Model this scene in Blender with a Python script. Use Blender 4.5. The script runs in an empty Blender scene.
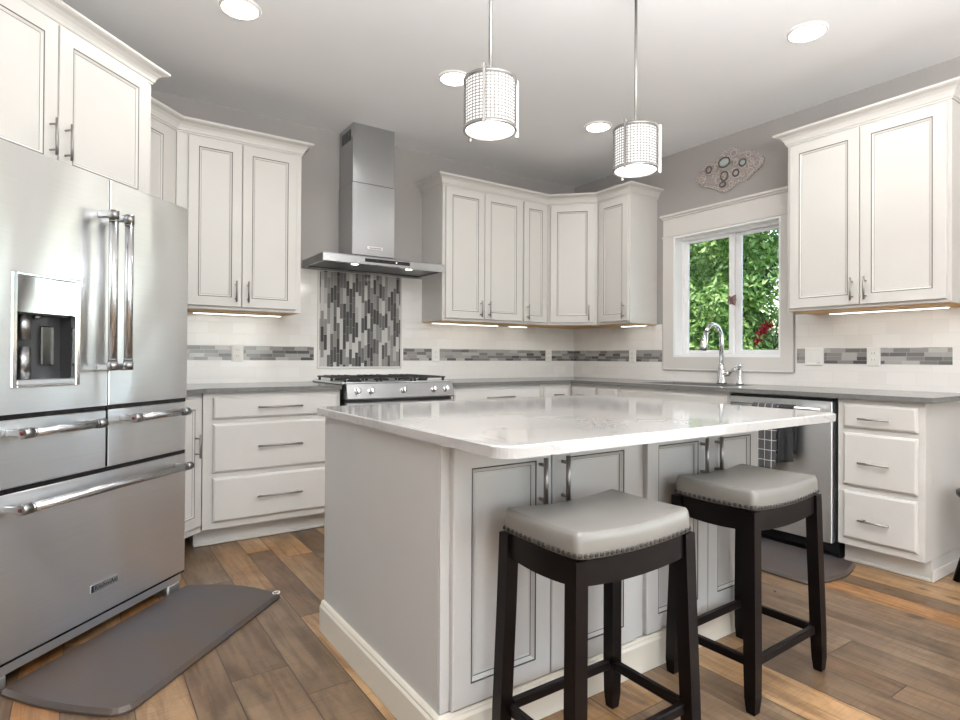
import bpy, bmesh, math, random
from math import pi, sin, cos, radians
from mathutils import Vector, Matrix
random.seed(7)
SC = bpy.context.scene
COL = SC.collection
K = math.sqrt(0.5)

# ------------------------------------------------------------------ camera
cam_d = bpy.data.cameras.new('camera'); cam = bpy.data.objects.new('camera', cam_d); COL.objects.link(cam)
F_PX = 583.2; YAW = -0.59931; PIT = 0.006168; ROLL = 0.00546; CY = 354.32
s_, c_ = sin(YAW), cos(YAW)
fw = Vector((-s_*cos(PIT), c_*cos(PIT), sin(PIT))); r0 = Vector((c_, s_, 0)); u0 = r0.cross(fw)
rt = r0*cos(ROLL)+u0*sin(ROLL); up = -r0*sin(ROLL)+u0*cos(ROLL)
cam.matrix_world = Matrix(((rt.x, up.x, -fw.x, -4.002), (rt.y, up.y, -fw.y, -4.219), (rt.z, up.z, -fw.z, 1.095), (0, 0, 0, 1)))
cam_d.sensor_width = 36.0; cam_d.lens = F_PX*36.0/960; cam_d.shift_y = -(360-CY)/960
cam_d.clip_start = 0.05
SC.camera = cam

# ------------------------------------------------------------------ world, exposure, daylight
SC.view_settings.view_transform = 'Standard'; SC.view_settings.look = 'None'
SC.view_settings.gamma = 1.0; SC.view_settings.use_curve_mapping = False
SC.view_settings.exposure = 0.0
w = bpy.data.worlds.new('sky'); SC.world = w; w.use_nodes = True
nt = w.node_tree; bg = nt.nodes['Background']; sky = nt.nodes.new('ShaderNodeTexSky')
sky.sky_type = 'NISHITA'; sky.sun_disc = False; sky.sun_elevation = radians(48); sky.sun_rotation = radians(60)
nt.links.new(sky.outputs[0], bg.inputs[0]); bg.inputs[1].default_value = 0.52
sun_d = bpy.data.lights.new('sun', 'SUN'); sun_d.energy = 4.0; sun_d.angle = radians(1.0); sun_d.color = (1, .95, .86)
sun = bpy.data.objects.new('sun', sun_d); COL.objects.link(sun)
sun.rotation_euler = (radians(42), 0, radians(-62)); sun.location = (3, -6, 8)   # shines towards +x +y: lights the trees, not the room


def area(name, loc, rot, sx, sy, e, col=(1, 1, 1)):
    d = bpy.data.lights.new(name, 'AREA'); d.shape = 'RECTANGLE'; d.size = sx; d.size_y = sy; d.energy = e; d.color = col
    o = bpy.data.objects.new(name, d); COL.objects.link(o); o.location = loc; o.rotation_euler = rot
    return o


# daylight outside the glazed patio door and the two rear windows of the living space behind the camera
area('patio_daylight', (0.28, -5.75, 1.12), (0, radians(90), 0), 2.1, 2.2, 80, (.965, .985, 1))
area('rear_daylight_west', (-4.4, -8.74, 1.5), (radians(90), 0, 0), 1.7, 1.6, 55, (.97, .985, 1))
area('rear_daylight_east', (-1.7, -8.74, 1.5), (radians(90), 0, 0), 1.7, 1.6, 55, (.97, .985, 1))
area('ceiling_fill', (-3.2, -4.75, 1.75), (radians(180), 0, 0), 2.4, 1.6, 335, (.965, .985, 1))   # added unseen fill aimed up to brighten the ceiling; no lamp stands here

try:
    SC.cycles.use_denoising = True
    SC.cycles.max_bounces = 10; SC.cycles.transparent_max_bounces = 16
    SC.cycles.sample_clamp_indirect = 6
except Exception:
    pass


# ------------------------------------------------------------------ node helpers and materials
class N:
    def __init__(s, m): s.t = m.node_tree
    def new(s, typ, **kw):
        n = s.t.nodes.new(typ)
        for k_, v in kw.items(): setattr(n, k_, v)
        return n
    def link(s, a, b): s.t.links.new(a, b)
    def put(s, sock, v):
        if hasattr(v, 'is_output'): s.t.links.new(v, sock)
        else: sock.default_value = v
    def m(s, op, a, b=0.0, c=0.0):
        n = s.new('ShaderNodeMath', operation=op)
        for i, v in enumerate((a, b, c)): s.put(n.inputs[i], v)
        return n.outputs[0]
    def comb(s, x, y, z):
        n = s.new('ShaderNodeCombineXYZ')
        for i, v in enumerate((x, y, z)): s.put(n.inputs[i], v)
        return n.outputs[0]
    def pos(s):
        n = s.new('ShaderNodeTexCoord'); sp = s.new('ShaderNodeSeparateXYZ'); s.link(n.outputs['Object'], sp.inputs[0])
        return n.outputs['Object'], sp.outputs
    def rnd(s, x, y=0.0):
        n = s.new('ShaderNodeTexWhiteNoise', noise_dimensions='2D'); s.link(s.comb(x, y, 0.0), n.inputs[0]); return n.outputs[0]
    def ramp(s, f, stops, const=False):
        n = s.new('ShaderNodeValToRGB'); s.put(n.inputs[0], f); r = n.color_ramp
        if const: r.interpolation = 'CONSTANT'
        while len(r.elements) < len(stops): r.elements.new(0.5)
        for e, (p, c) in zip(r.elements, stops): e.position = p; e.color = (*c, 1)
        return n.outputs[0]
    def mix(s, f, a, b, typ='MIX'):
        n = s.new('ShaderNodeMix', data_type='RGBA', blend_type=typ)
        s.put(n.inputs[0], f)
        for i, v in ((6, a), (7, b)): s.put(n.inputs[i], v if hasattr(v, 'is_output') else (*v, 1))
        return n.outputs[2]
    def noise(s, vec, scale, detail=3, rough=.5, dist=0.0):
        n = s.new('ShaderNodeTexNoise'); s.link(vec, n.inputs['Vector']); n.inputs['Scale'].default_value = scale
        n.inputs['Detail'].default_value = detail; n.inputs['Roughness'].default_value = rough; n.inputs['Distortion'].default_value = dist
        return n.outputs[0]
    def mapv(s, vec, sc):
        n = s.new('ShaderNodeMapping'); s.link(vec, n.inputs[0]); n.inputs['Scale'].default_value = sc; return n.outputs[0]
    def bump(s, h, st, d=.01):
        n = s.new('ShaderNodeBump'); s.put(n.inputs['Height'], h); n.inputs['Strength'].default_value = st; n.inputs['Distance'].default_value = d
        return n.outputs[0]


def srgb(r, g, b):
    f = lambda v: (v/255/12.92) if v/255 <= .04045 else ((v/255+.055)/1.055)**2.4
    return (f(r), f(g), f(b))


def mat(name, col=(.8, .8, .8), rough=.5, metal=0.0, **kw):
    m = bpy.data.materials.new(name); m.use_nodes = True
    b = m.node_tree.nodes['Principled BSDF']
    b.inputs['Base Color'].default_value = (*col, 1); b.inputs['Roughness'].default_value = rough; b.inputs['Metallic'].default_value = metal
    for k_, v in kw.items(): b.inputs[k_.replace('_', ' ')].default_value = v
    return m


def P(m): return m.node_tree.nodes['Principled BSDF']


def subtle(m, col, amt=.03, scale=9, bump=0.0, bscale=60):
    n = N(m); v, _ = n.pos(); f = n.noise(v, scale, 4)
    a = tuple(c*(1-amt) for c in col); b = tuple(min(1, c*(1+amt)) for c in col)
    n.link(n.ramp(f, [(.3, a), (.7, b)]), P(m).inputs['Base Color'])
    if bump: n.link(n.bump(n.noise(v, bscale, 2), bump, .002), P(m).inputs['Normal'])
    return m


M = {}
PAINT = srgb(208, 205, 200)
M['paint'] = subtle(mat('white_cabinet_paint', rough=.38), PAINT, .012, 5)
M['glaze'] = mat('grey_glaze_line', srgb(96, 91, 86), .5)
M['island'] = subtle(mat('grey_island_paint', rough=.33), srgb(188, 187, 185), .012, 5)
M['glaze_dark'] = mat('dark_glaze_line', srgb(72, 68, 66), .5)
M['trim'] = subtle(mat('white_trim_paint', rough=.4), srgb(216, 212, 207), .01, 5)
M['baseboard'] = subtle(mat('warm_lit_baseboard_paint', rough=.4), srgb(216, 210, 198), .01, 5)  # cream tint puts warm light into the grey-white baseboard colour
M['wall'] = subtle(mat('greige_wall_paint', rough=.8), srgb(165, 160, 156), .02, 3, .05, 180)
M['ceiling'] = subtle(mat('white_ceiling_paint', rough=.9), srgb(238, 238, 238), .01, 3, .05, 150)
M['chrome'] = mat('chrome', (.78, .78, .78), .1, 1)
M['nickel'] = mat('brushed_nickel', (.36, .345, .33), .42, 1)
M['wire'] = mat('grey_wire', (.19, .185, .18), .5, .0)
M['black'] = mat('black_gloss', (.008, .008, .009), .15)
M['blackiron'] = mat('cast_iron', (.022, .022, .024), .5)
M['darkgrey'] = mat('dark_grey_plastic', (.04, .04, .042), .35)
M['plastic'] = mat('white_plastic', srgb(240, 238, 233), .35)
M['slot'] = mat('dark_slot', (.03, .03, .03), .6)
M['birch'] = subtle(mat('birch_plywood', rough=.5), srgb(226, 178, 110), .08, 14)
M['vinyl'] = mat('white_vinyl', srgb(245, 245, 245), .3)
M['redmark'] = mat('dark_red_enamel', (.12, .012, .012), .3)


def emit(name, col, st):
    m = mat(name, col, .5); P(m).inputs['Emission Color'].default_value = (*col, 1); P(m).inputs['Emission Strength'].default_value = st; return m


M['can'] = emit('lamp_white', (1, .97, .92), 9)
M['shade'] = emit('shade_glass', (.7, .69, .67), 1.1)
M['diffuser'] = emit('diffuser_glass', (1, .98, .96), 3)
M['strip'] = emit('light_strip', (1, .97, .92), 4)
M['hoodlamp'] = emit('hood_lamp', (1, .97, .9), 6)
M['led'] = emit('indicator_white', (1, 1, 1), 4)


def steel(name, base=.6, rough=.24, axis='z', wavy=0.0, aniso=0.0):
    m = mat(name, (base, base, base), rough, 1.0); n = N(m); v, _ = n.pos()
    sc = {'z': (700, 700, 3), 'x': (3, 700, 700)}[axis]
    f = n.noise(n.mapv(v, sc), 1.0, 2)
    n.link(n.ramp(f, [(.2, (base*.92, base*.935, base*.95)), (.8, (min(1, base*1.02), min(1, base*1.04), min(1, base*1.06)))]), P(m).inputs['Base Color'])
    rr = n.new('ShaderNodeMapRange'); n.link(f, rr.inputs[0]); rr.inputs[3].default_value = rough*.85; rr.inputs[4].default_value = rough*1.15
    n.link(rr.outputs[0], P(m).inputs['Roughness'])
    if aniso:
        P(m).inputs['Anisotropic'].default_value = aniso; P(m).inputs['Anisotropic Rotation'].default_value = .25
        tg = n.new('ShaderNodeTangent'); tg.direction_type = 'RADIAL'; tg.axis = 'Z'; n.link(tg.outputs[0], P(m).inputs['Tangent'])
    if wavy:
        n.link(n.bump(n.noise(n.mapv(v, (3.2, 3.2, 1.5)), 1.0, 1.0, .5, .6), wavy, .03), P(m).inputs['Normal'])
    return m


M['steel'] = steel('brushed_stainless', .86, .36, 'x', 0, .6)
M['fridge'] = steel('wavy_brushed_stainless', .95, .3, 'x', .38, .75)
M['hood'] = steel('hood_stainless', .5, .22, 'z')
M['handle'] = steel('handle_stainless', .62, .26, 'x')
M['handle_end'] = mat('satin_chrome', (.3, .3, .3), .28, 1)


def mk_floor():
    m = mat('wide_oak_planks', rough=.36); n = N(m); v, (x, y, z) = n.pos()
    PER = .47; e1, e2 = .19, .345
    t0 = n.m('DIVIDE', n.m('ADD', x, 20.03), PER); blk = n.m('FLOOR', t0); t = n.m('MULTIPLY', n.m('FRACT', t0), PER)
    i1 = n.m('GREATER_THAN', t, e1); i2 = n.m('GREATER_THAN', t, e2)
    row = n.m('ADD', n.m('MULTIPLY', blk, 3.0), n.m('ADD', i1, i2))
    start = n.m('ADD', n.m('MULTIPLY', i1, e1), n.m('MULTIPLY', i2, e2-e1)); loc = n.m('SUBTRACT', t, start)
    L = .95
    yy = n.m('ADD', n.m('DIVIDE', n.m('ADD', y, 20.0), L), n.m('MULTIPLY', n.rnd(row, 3.7), 5.0))
    cell = n.m('FLOOR', yy); fy = n.m('MULTIPLY', n.m('FRACT', yy), L)
    r1 = n.rnd(row, cell); r2 = n.rnd(n.m('ADD', row, 51.3), cell)
    edge = n.m('MAXIMUM', n.m('LESS_THAN', loc, .0035), n.m('LESS_THAN', fy, .0035))
    gv = n.comb(n.m('ADD', n.m('MULTIPLY', x, 26.0), n.m('MULTIPLY', r1, 90.0)), n.m('ADD', n.m('MULTIPLY', y, 2.2), n.m('MULTIPLY', r2, 70.0)), 0.0)
    g1 = n.noise(gv, 1.0, 6, .62, 1.2)
    gv2 = n.comb(n.m('MULTIPLY', x, 5.0), n.m('ADD', n.m('MULTIPLY', y, 2.6), n.m('MULTIPLY', r1, 40.0)), 0.0)
    g2 = n.noise(gv2, 1.2, 4, .6, .5)
    base = n.ramp(r1, [(0, srgb(112, 91, 70)), (.18, srgb(150, 120, 87)), (.36, srgb(166, 131, 92)), (.54, srgb(126, 105, 83)), (.72, srgb(176, 142, 104)), (.88, srgb(164, 119, 73))], True)
    c1 = n.mix(n.ramp(g1, [(.36, (.9, .9, .9)), (.56, (0, 0, 0))]), base, n.mix(1.0, base, (.56, .50, .45), 'MULTIPLY'))
    c2 = n.mix(n.ramp(g2, [(.42, (0, 0, 0)), (.62, (.8, .8, .8))]), c1, n.mix(1.0, c1, (.60, .57, .55), 'MULTIPLY'))
    saw = n.noise(n.comb(n.m('MULTIPLY', x, 10.0), n.m('MULTIPLY', y, 160.0), r1), 1.0, 2)
    c2 = n.mix(n.ramp(saw, [(.5, (0, 0, 0)), (.72, (.5, .5, .5))]), c2, n.mix(1.0, c2, (.62, .58, .54), 'MULTIPLY'))
    warm = n.noise(n.comb(n.m('MULTIPLY', x, 3.0), n.m('MULTIPLY', y, 1.6), r2), 1.0, 2)
    c2 = n.mix(n.ramp(warm, [(.5, (0, 0, 0)), (.7, (.6, .6, .6))]), c2, n.mix(1.0, c2, (1.18, .98, .74), 'MULTIPLY'))
    kn = n.noise(n.comb(n.m('MULTIPLY', x, 8.0), n.m('MULTIPLY', y, 4.6), r2), 1.0, 1.5)
    c3 = n.mix(n.ramp(kn, [(.70, (0, 0, 0)), (.77, (.85, .85, .85))]), c2, srgb(64, 46, 32))
    c4 = n.mix(edge, c3, srgb(48, 36, 27))
    n.link(c4, P(m).inputs['Base Color'])
    h = n.m('SUBTRACT', n.m('MULTIPLY', g1, .25), edge)
    n.link(n.bump(h, .25, .003), P(m).inputs['Normal'])
    n.link(n.m('ADD', .22, n.m('MULTIPLY', g2, .2)), P(m).inputs['Roughness'])
    return m


M['floor'] = mk_floor()


def brickcells(n, u, v, L, H, mu, mv, offs=None):
    vv = n.m('DIVIDE', n.m('ADD', v, 10.0), H); row = n.m('FLOOR', vv)
    sh = n.m('MULTIPLY', n.m('MODULO', row, 2.0), .5) if offs is None else n.m('MULTIPLY', n.rnd(row, offs), 7.0)
    uu = n.m('ADD', n.m('DIVIDE', n.m('ADD', u, 10.0), L), sh); cell = n.m('FLOOR', uu)
    edge = n.m('MAXIMUM', n.m('LESS_THAN', n.m('FRACT', vv), mv/H), n.m('LESS_THAN', n.m('FRACT', uu), mu/L))
    return row, cell, edge


def mk_tile(name, axis):
    m = mat(name, rough=.12); n = N(m); v, (x, y, z) = n.pos()
    row, cell, edge = brickcells(n, x if axis == 'x' else y, n.m('SUBTRACT', z, .915), .152, .076, .0022, .0022)
    c = n.ramp(n.rnd(row, cell), [(0, srgb(236, 232, 227)), (1, srgb(243, 240, 236))])
    n.link(n.mix(edge, c, srgb(226, 222, 217)), P(m).inputs['Base Color'])
    n.link(n.m('ADD', .12, n.m('MULTIPLY', edge, .5)), P(m).inputs['Roughness'])
    n.link(n.bump(n.m('ADD', n.m('MULTIPLY', edge, -1.0), n.m('MULTIPLY', n.noise(v, 9, 1), .25)), .25, .002), P(m).inputs['Normal'])
    return m


M['tile_x'] = mk_tile('white_subway_tile', 'x'); M['tile_y'] = mk_tile('white_subway_tile_side', 'y')
GREYS = [(0, srgb(62, 61, 61)), (.22, srgb(100, 98, 97)), (.4, srgb(132, 130, 127)), (.56, srgb(166, 163, 159)), (.7, srgb(78, 77, 76)), (.84, srgb(190, 187, 183))]


GREYS2 = [(0, srgb(84, 82, 82)), (.14, srgb(118, 115, 113)), (.34, srgb(140, 137, 134)), (.56, srgb(158, 155, 151)), (.76, srgb(100, 98, 97)), (.86, srgb(176, 173, 169))]


def mk_mosaic(name, axis):
    m = mat(name, rough=.12); n = N(m); v, (x, y, z) = n.pos()
    if axis == 'v': row, cell, edge = brickcells(n, z, x, .115, .0245, .0016, .0016, 1.3)
    else: row, cell, edge = brickcells(n, x if axis == 'x' else y, n.m('SUBTRACT', z, 1.071), .088, .0245, .0016, .0016, 2.9)
    c = n.ramp(n.rnd(row, cell), GREYS if axis == 'v' else GREYS2, True)
    n.link(n.mix(edge, c, srgb(176, 172, 168)), P(m).inputs['Base Color'])
    n.link(n.bump(n.m('MULTIPLY', edge, -1.0), .3, .002), P(m).inputs['Normal'])
    return m


M['mosaic_v'] = mk_mosaic('vertical_glass_mosaic', 'v'); M['mosaic_x'] = mk_mosaic('glass_mosaic', 'x'); M['mosaic_y'] = mk_mosaic('glass_mosaic_side', 'y')


def mk_quartz():
    m = mat('white_veined_quartz', rough=.07); n = N(m); v, _ = n.pos()
    d = n.noise(v, 1.6, 5, .6, 2.2)
    vein = n.ramp(n.m('ABSOLUTE', n.m('SUBTRACT', d, .5)), [(0, (.34, .34, .34)), (.008, (.1, .1, .1)), (.03, (0, 0, 0))])
    cl = n.noise(v, 2.5, 4)
    base = n.ramp(cl, [(.35, srgb(184, 182, 180)), (.65, srgb(174, 172, 170))])
    n.link(n.mix(vein, base, srgb(112, 110, 108)), P(m).inputs['Base Color'])
    return m


M['quartz'] = mk_quartz()
M['counter'] = subtle(mat('grey_quartz', rough=.16), srgb(112, 111, 109), .08, 40)
M['counter_edge'] = M['counter']
M['leather'] = mat('grey_leather', rough=.28); subtle(M['leather'], srgb(122, 119, 114), .03, 12, .12, 260)
M['espresso'] = subtle(mat('espresso_wood', rough=.3, Specular_IOR_Level=.16), srgb(14, 9, 9), .18, 20)
M['nail'] = mat('dark_nailhead', (.02, .018, .017), .4)


def mk_mat():
    m = mat('brown_grey_foam', rough=.42); n = N(m); v, _ = n.pos()
    g = n.noise(n.mapv(v, (1, 1, 1)), 4.0, 5)
    n.link(n.ramp(g, [(.32, srgb(76, 61, 49)), (.66, srgb(66, 63, 65))]), P(m).inputs['Base Color'])
    n.link(n.bump(n.noise(v, 220, 2), .25, .002), P(m).inputs['Normal'])
    return m


M['mat'] = mk_mat()


def mk_check():
    m = mat('charcoal_checked_cloth', rough=.95); n = N(m); v, (x, y, z) = n.pos()
    a = n.m('LESS_THAN', n.m('FRACT', n.m('DIVIDE', n.m('ADD', x, 5.013), .042)), .075)
    b = n.m('LESS_THAN', n.m('FRACT', n.m('DIVIDE', n.m('ADD', z, 5.0), .058)), .055)
    g = n.m('MAXIMUM', a, b)
    base = n.ramp(n.noise(v, 300, 2), [(.3, srgb(58, 58, 60)), (.7, srgb(88, 88, 90))])
    n.link(n.mix(g, base, srgb(210, 208, 205)), P(m).inputs['Base Color'])
    return m


M['check'] = mk_check(); M['dark_cloth'] = subtle(mat('black_cloth', rough=.95), srgb(42, 42, 44), .2, 200)


def mk_glass():
    m = bpy.data.materials.new('window_glass'); m.use_nodes = True; t = m.node_tree; t.nodes.remove(t.nodes['Principled BSDF'])
    o = t.nodes['Material Output']; mx = t.nodes.new('ShaderNodeMixShader'); tr = t.nodes.new('ShaderNodeBsdfTransparent'); gl = t.nodes.new('ShaderNodeBsdfGlossy')
    gl.inputs['Roughness'].default_value = .02; tr.inputs[0].default_value = (.97, .98, .97, 1)
    fr = t.nodes.new('ShaderNodeFresnel'); fr.inputs[0].default_value = 1.25
    t.links.new(fr.outputs[0], mx.inputs[0]); t.links.new(tr.outputs[0], mx.inputs[1]); t.links.new(gl.outputs[0], mx.inputs[2]); t.links.new(mx.outputs[0], o.inputs[0])
    return m


M['glass'] = mk_glass()


def mk_leaf(name, cols):
    m = mat(name, rough=.5); n = N(m)
    g = n.new('ShaderNodeNewGeometry')
    n.link(n.ramp(g.outputs['Random Per Island'], [(i/(len(cols)-1), c) for i, c in enumerate(cols)]), P(m).inputs['Base Color'])
    P(m).inputs['Transmission Weight'].default_value = 0.0
    return m


M['leaf_a'] = mk_leaf('bright_leaves', [srgb(84, 124, 50), srgb(128, 168, 78), srgb(172, 202, 112), srgb(206, 224, 152)])
M['leaf_b'] = mk_leaf('mid_leaves', [srgb(70, 108, 46), srgb(108, 150, 66), srgb(150, 184, 96), srgb(186, 210, 130)])
M['bark'] = subtle(mat('bark', rough=.9), srgb(82, 66, 52), .25, 12)
M['grass'] = subtle(mat('lawn_grass', rough=.95), srgb(96, 128, 62), .25, 6)
M['petal'] = mat('red_petal', srgb(150, 18, 28), .5)
M['stem'] = mat('dark_green_stem', srgb(40, 56, 30), .5)
M['plaque'] = subtle(mat('rose_grey_recess', rough=.85), srgb(158, 148, 143), .1, 60)
M['pink'] = subtle(mat('rose_grey_plaster', rough=.75), srgb(186, 177, 171), .1, 70, .4, 120)
M['antique'] = mat('antique_dark_metal', srgb(104, 97, 93), .5, .3)
M['gem'] = mat('pale_cabochon', srgb(172, 182, 176), .2)
M['butter'] = mat('mauve_paper', srgb(140, 112, 108), .6)


# ------------------------------------------------------------------ mesh helpers
def box(bm, x0, x1, y0, y1, z0, z1, mi=0, bev=0.0, seg=1):
    if x1 < x0: x0, x1 = x1, x0
    if y1 < y0: y0, y1 = y1, y0
    if z1 < z0: z0, z1 = z1, z0
    v = [bm.verts.new(p) for p in ((x0, y0, z0), (x1, y0, z0), (x1, y1, z0), (x0, y1, z0), (x0, y0, z1), (x1, y0, z1), (x1, y1, z1), (x0, y1, z1))]
    fs = [bm.faces.new([v[i] for i in q]) for q in ((0, 3, 2, 1), (4, 5, 6, 7), (0, 1, 5, 4), (1, 2, 6, 5), (2, 3, 7, 6), (3, 0, 4, 7))]
    for f in fs: f.material_index = mi
    if bev:
        es = list({e for f in fs for e in f.edges})
        r = bmesh.ops.bevel(bm, geom=es, offset=bev, segments=seg, profile=.5, affect='EDGES')
        for f in r['faces']: f.material_index = mi
    return v


def frame_of(d):
    d = Vector(d).normalized(); a = Vector((0, 0, 1)) if abs(d.z) < .9 else Vector((1, 0, 0))
    u = d.cross(a).normalized(); return u, d.cross(u).normalized()


def ring(bm, c, u, v, r, seg, ru=None):
    return [bm.verts.new(Vector(c)+u*(r*cos(2*pi*i/seg))+v*((ru or r)*sin(2*pi*i/seg))) for i in range(seg)]


def bridge(bm, a, b, mi=0, smooth=True):
    n_ = len(a)
    for i in range(n_):
        f = bm.faces.new((a[i], a[(i+1) % n_], b[(i+1) % n_], b[i])); f.material_index = mi; f.smooth = smooth


def cap(bm, a, mi=0):
    f = bm.faces.new(a); f.material_index = mi


def tube(bm, pts, r, seg=12, mi=0, caps=True):
    pts = [Vector(p) for p in pts]; rs = r if isinstance(r, (list, tuple)) else [r]*len(pts)
    prev = None; first = None; u0 = None
    for i, p in enumerate(pts):
        if i == 0: d = pts[1]-p
        elif i == len(pts)-1: d = p-pts[i-1]
        else: d = (pts[i+1]-p).normalized()+(p-pts[i-1]).normalized()
        d.normalize()
        if u0 is None: u, v = frame_of(d)
        else:
            u = (u0-d*u0.dot(d)).normalized(); v = d.cross(u).normalized()
        u0 = u
        rg = ring(bm, p, u, v, rs[i], seg)
        if prev: bridge(bm, prev, rg, mi)
        else: first = rg
        prev = rg
    if caps: cap(bm, first[::-1], mi); cap(bm, prev, mi)


def lathe(bm, prof, cx=0, cy=0, seg=32, mi=0, close=False):
    prev = None; first = None
    for r, z in prof:
        rg = [bm.verts.new((cx+r*cos(2*pi*i/seg), cy+r*sin(2*pi*i/seg), z)) for i in range(seg)]
        if prev: bridge(bm, prev, rg, mi)
        else: first = rg
        prev = rg
    if close: cap(bm, first[::-1], mi); cap(bm, prev, mi)


def torus(bm, c, nrm, R, r, seg=24, s2=8, mi=0, ell=1.0, uax=None):
    nrm = Vector(nrm).normalized(); u, v = frame_of(nrm)
    if uax is not None: u = Vector(uax).normalized(); v = nrm.cross(u)
    rings = []
    for i in range(seg):
        a = 2*pi*i/seg; d = u*cos(a)+v*sin(a)*1.0; ctr = Vector(c)+u*(R*ell*cos(a))+v*(R*sin(a))
        rings.append([bm.verts.new(ctr+d*(r*cos(2*pi*j/s2))+nrm*(r*sin(2*pi*j/s2))) for j in range(s2)])
    for i in range(seg): bridge(bm, rings[i], rings[(i+1) % seg], mi)


def prism(bm, outline, z0, z1, mi=0, inset=0.0, top_mi=None):
    """outline (x, y) list counter-clockwise; a chamfer of INSET on the top edge"""
    lo = [bm.verts.new((x, y, z0)) for x, y in outline]
    zt = z1-inset
    mid = [bm.verts.new((x, y, zt)) for x, y in outline]
    bridge(bm, lo, mid, mi, False); cap(bm, lo[::-1], mi)
    if inset:
        n_ = len(outline); top = []
        for i in range(n_):
            p0 = Vector(outline[i-1]); p1 = Vector(outline[i]); p2 = Vector(outline[(i+1) % n_])
            n1 = Vector((-(p1-p0).y, (p1-p0).x)).normalized(); n2 = Vector((-(p2-p1).y, (p2-p1).x)).normalized()
            b = (n1+n2); b = b/max(.3, b.dot(n1)) if b.length else n1
            top.append(bm.verts.new((p1.x+b.x*inset, p1.y+b.y*inset, z1)))
        bridge(bm, mid, top, mi, False)
    else: top = mid
    cap(bm, top, mi if top_mi is None else top_mi)


def rrect(x0, x1, y0, y1, r, seg=6, rs=None):
    pts = []
    rr = rs or [r]*4     # order: bottom right, top right, top left, bottom left
    for (cx, cy, a0), q in zip(((x1, y0, -90), (x1, y1, 0), (x0, y1, 90), (x0, y0, 180)), rr):
        sx = -1 if cx == x1 else 1; sy = -1 if cy == y1 else 1
        for i in range(seg+1):
            a = radians(a0+90*i/seg); pts.append((cx+sx*q+q*cos(a), cy+sy*q+q*sin(a)))
    return pts


def obj(name, bm, mats, parent=None, loc=None, rot=None, smooth=None):
    me = bpy.data.meshes.new(name)
    bmesh.ops.recalc_face_normals(bm, faces=bm.faces[:])
    bm.to_mesh(me); bm.free()
    for m in (mats if isinstance(mats, (list, tuple)) else [mats]): me.materials.append(M[m] if isinstance(m, str) else m)
    o = bpy.data.objects.new(name, me); COL.objects.link(o)
    if parent: o.parent = parent
    if loc: o.location = loc
    if rot: o.rotation_euler = rot
    return o


def part(name, mats, parent, fn, *a, **k):
    bm = bmesh.new(); fn(bm, *a, **k); return obj(name, bm, mats, parent)


def bxo(name, mats, parent, *a, **k): return part(name, mats, parent, box, *a, **k)


def tag(o, label, cat, group=None):
    o['label'] = label; o['category'] = cat
    if group: o['group'] = group
    return o


def thing(name, label, cat, loc=(0, 0, 0), rotz=0.0, group=None):
    o = bpy.data.objects.new(name, None); COL.objects.link(o); o.location = loc; o.rotation_euler = (0, 0, rotz); o.empty_display_size = .1
    return tag(o, label, cat, group)


def struct(o): o['kind'] = 'structure'; return o


def dup(root, loc, rotz=None, label=None):
    r = root.copy(); COL.objects.link(r); r.location = loc
    if rotz is not None: r.rotation_euler = (0, 0, rotz)
    if label: r['label'] = label
    for ch in list(root.children):
        c = ch.copy(); COL.objects.link(c); c.parent = r
        for g in list(ch.children):
            d = g.copy(); COL.objects.link(d); d.parent = c
    return r


def crown_strip(bm, path, prof, side=-1.0, mi=0):
    """sweep prof [(out, z)] along the floor-plan PATH with mitred corners; out is to the right of travel for side=-1"""
    P2 = [Vector(p) for p in path]; rows = []
    for i, p in enumerate(P2):
        def nrm(a, b): d = (b-a).normalized(); return Vector((d.y, -d.x))*(-side)
        if i == 0: m_ = nrm(P2[0], P2[1])
        elif i == len(P2)-1: m_ = nrm(P2[-2], P2[-1])
        else:
            a = nrm(P2[i-1], p); b = nrm(p, P2[i+1]); m_ = (a+b)/(1+a.dot(b))
        rows.append([bm.verts.new((p.x+m_.x*o_, p.y+m_.y*o_, z)) for o_, z in prof])
    for a, b in zip(rows, rows[1:]): bridge(bm, a, b, mi, False)
    cap(bm, rows[0][::-1], mi); cap(bm, rows[-1], mi)


def text_mesh(name, body, size, m, parent, loc, rot, extr=.0006, sx=1.0):
    cu = bpy.data.curves.new(name, 'FONT'); cu.body = body; cu.size = size; cu.align_x = 'CENTER'; cu.align_y = 'CENTER'; cu.extrude = extr
    t = bpy.data.objects.new(name, cu); COL.objects.link(t)
    bpy.context.view_layer.update()
    me = bpy.data.meshes.new_from_object(t.evaluated_get(bpy.context.evaluated_depsgraph_get()))
    bpy.data.objects.remove(t); bpy.data.curves.remove(cu)
    me.name = name; me.materials.clear(); me.materials.append(M[m])
    o = bpy.data.objects.new(name, me); COL.objects.link(o); o.parent = parent; o.location = loc; o.rotation_euler = rot; o.scale = (sx, 1, 1)
    return o


# ------------------------------------------------------------------ the room
H = 2.78
WX = -3.684                      # where the back wall meets the slanted refrigerator wall
SL = 2.75                        # length of the slanted wall
EX, EY = WX-SL*K, -SL*K          # its far end
YR = -8.6


def wall(name, fn, m='wall'):
    bm = bmesh.new(); fn(bm); return struct(obj(name, bm, m))


bm = bmesh.new(); box(bm, EX-.2, .14, YR-.14, .14, -.08, 0); struct(obj('floor', bm, 'floor'))
bm = bmesh.new(); box(bm, EX-.2, .14, YR-.14, .14, H, H+.08); struct(obj('ceiling', bm, 'ceiling'))
wall('wall_back', lambda b: box(b, WX-.1, .0, 0, .12, 0, H))
WY0, WY1, WZ0, WZ1 = -2.064, -1.18, 1.11, 2.092    # sink window opening
DY0, DY1, DZ1 = -6.85, -4.65, 2.2                   # patio door opening


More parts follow.
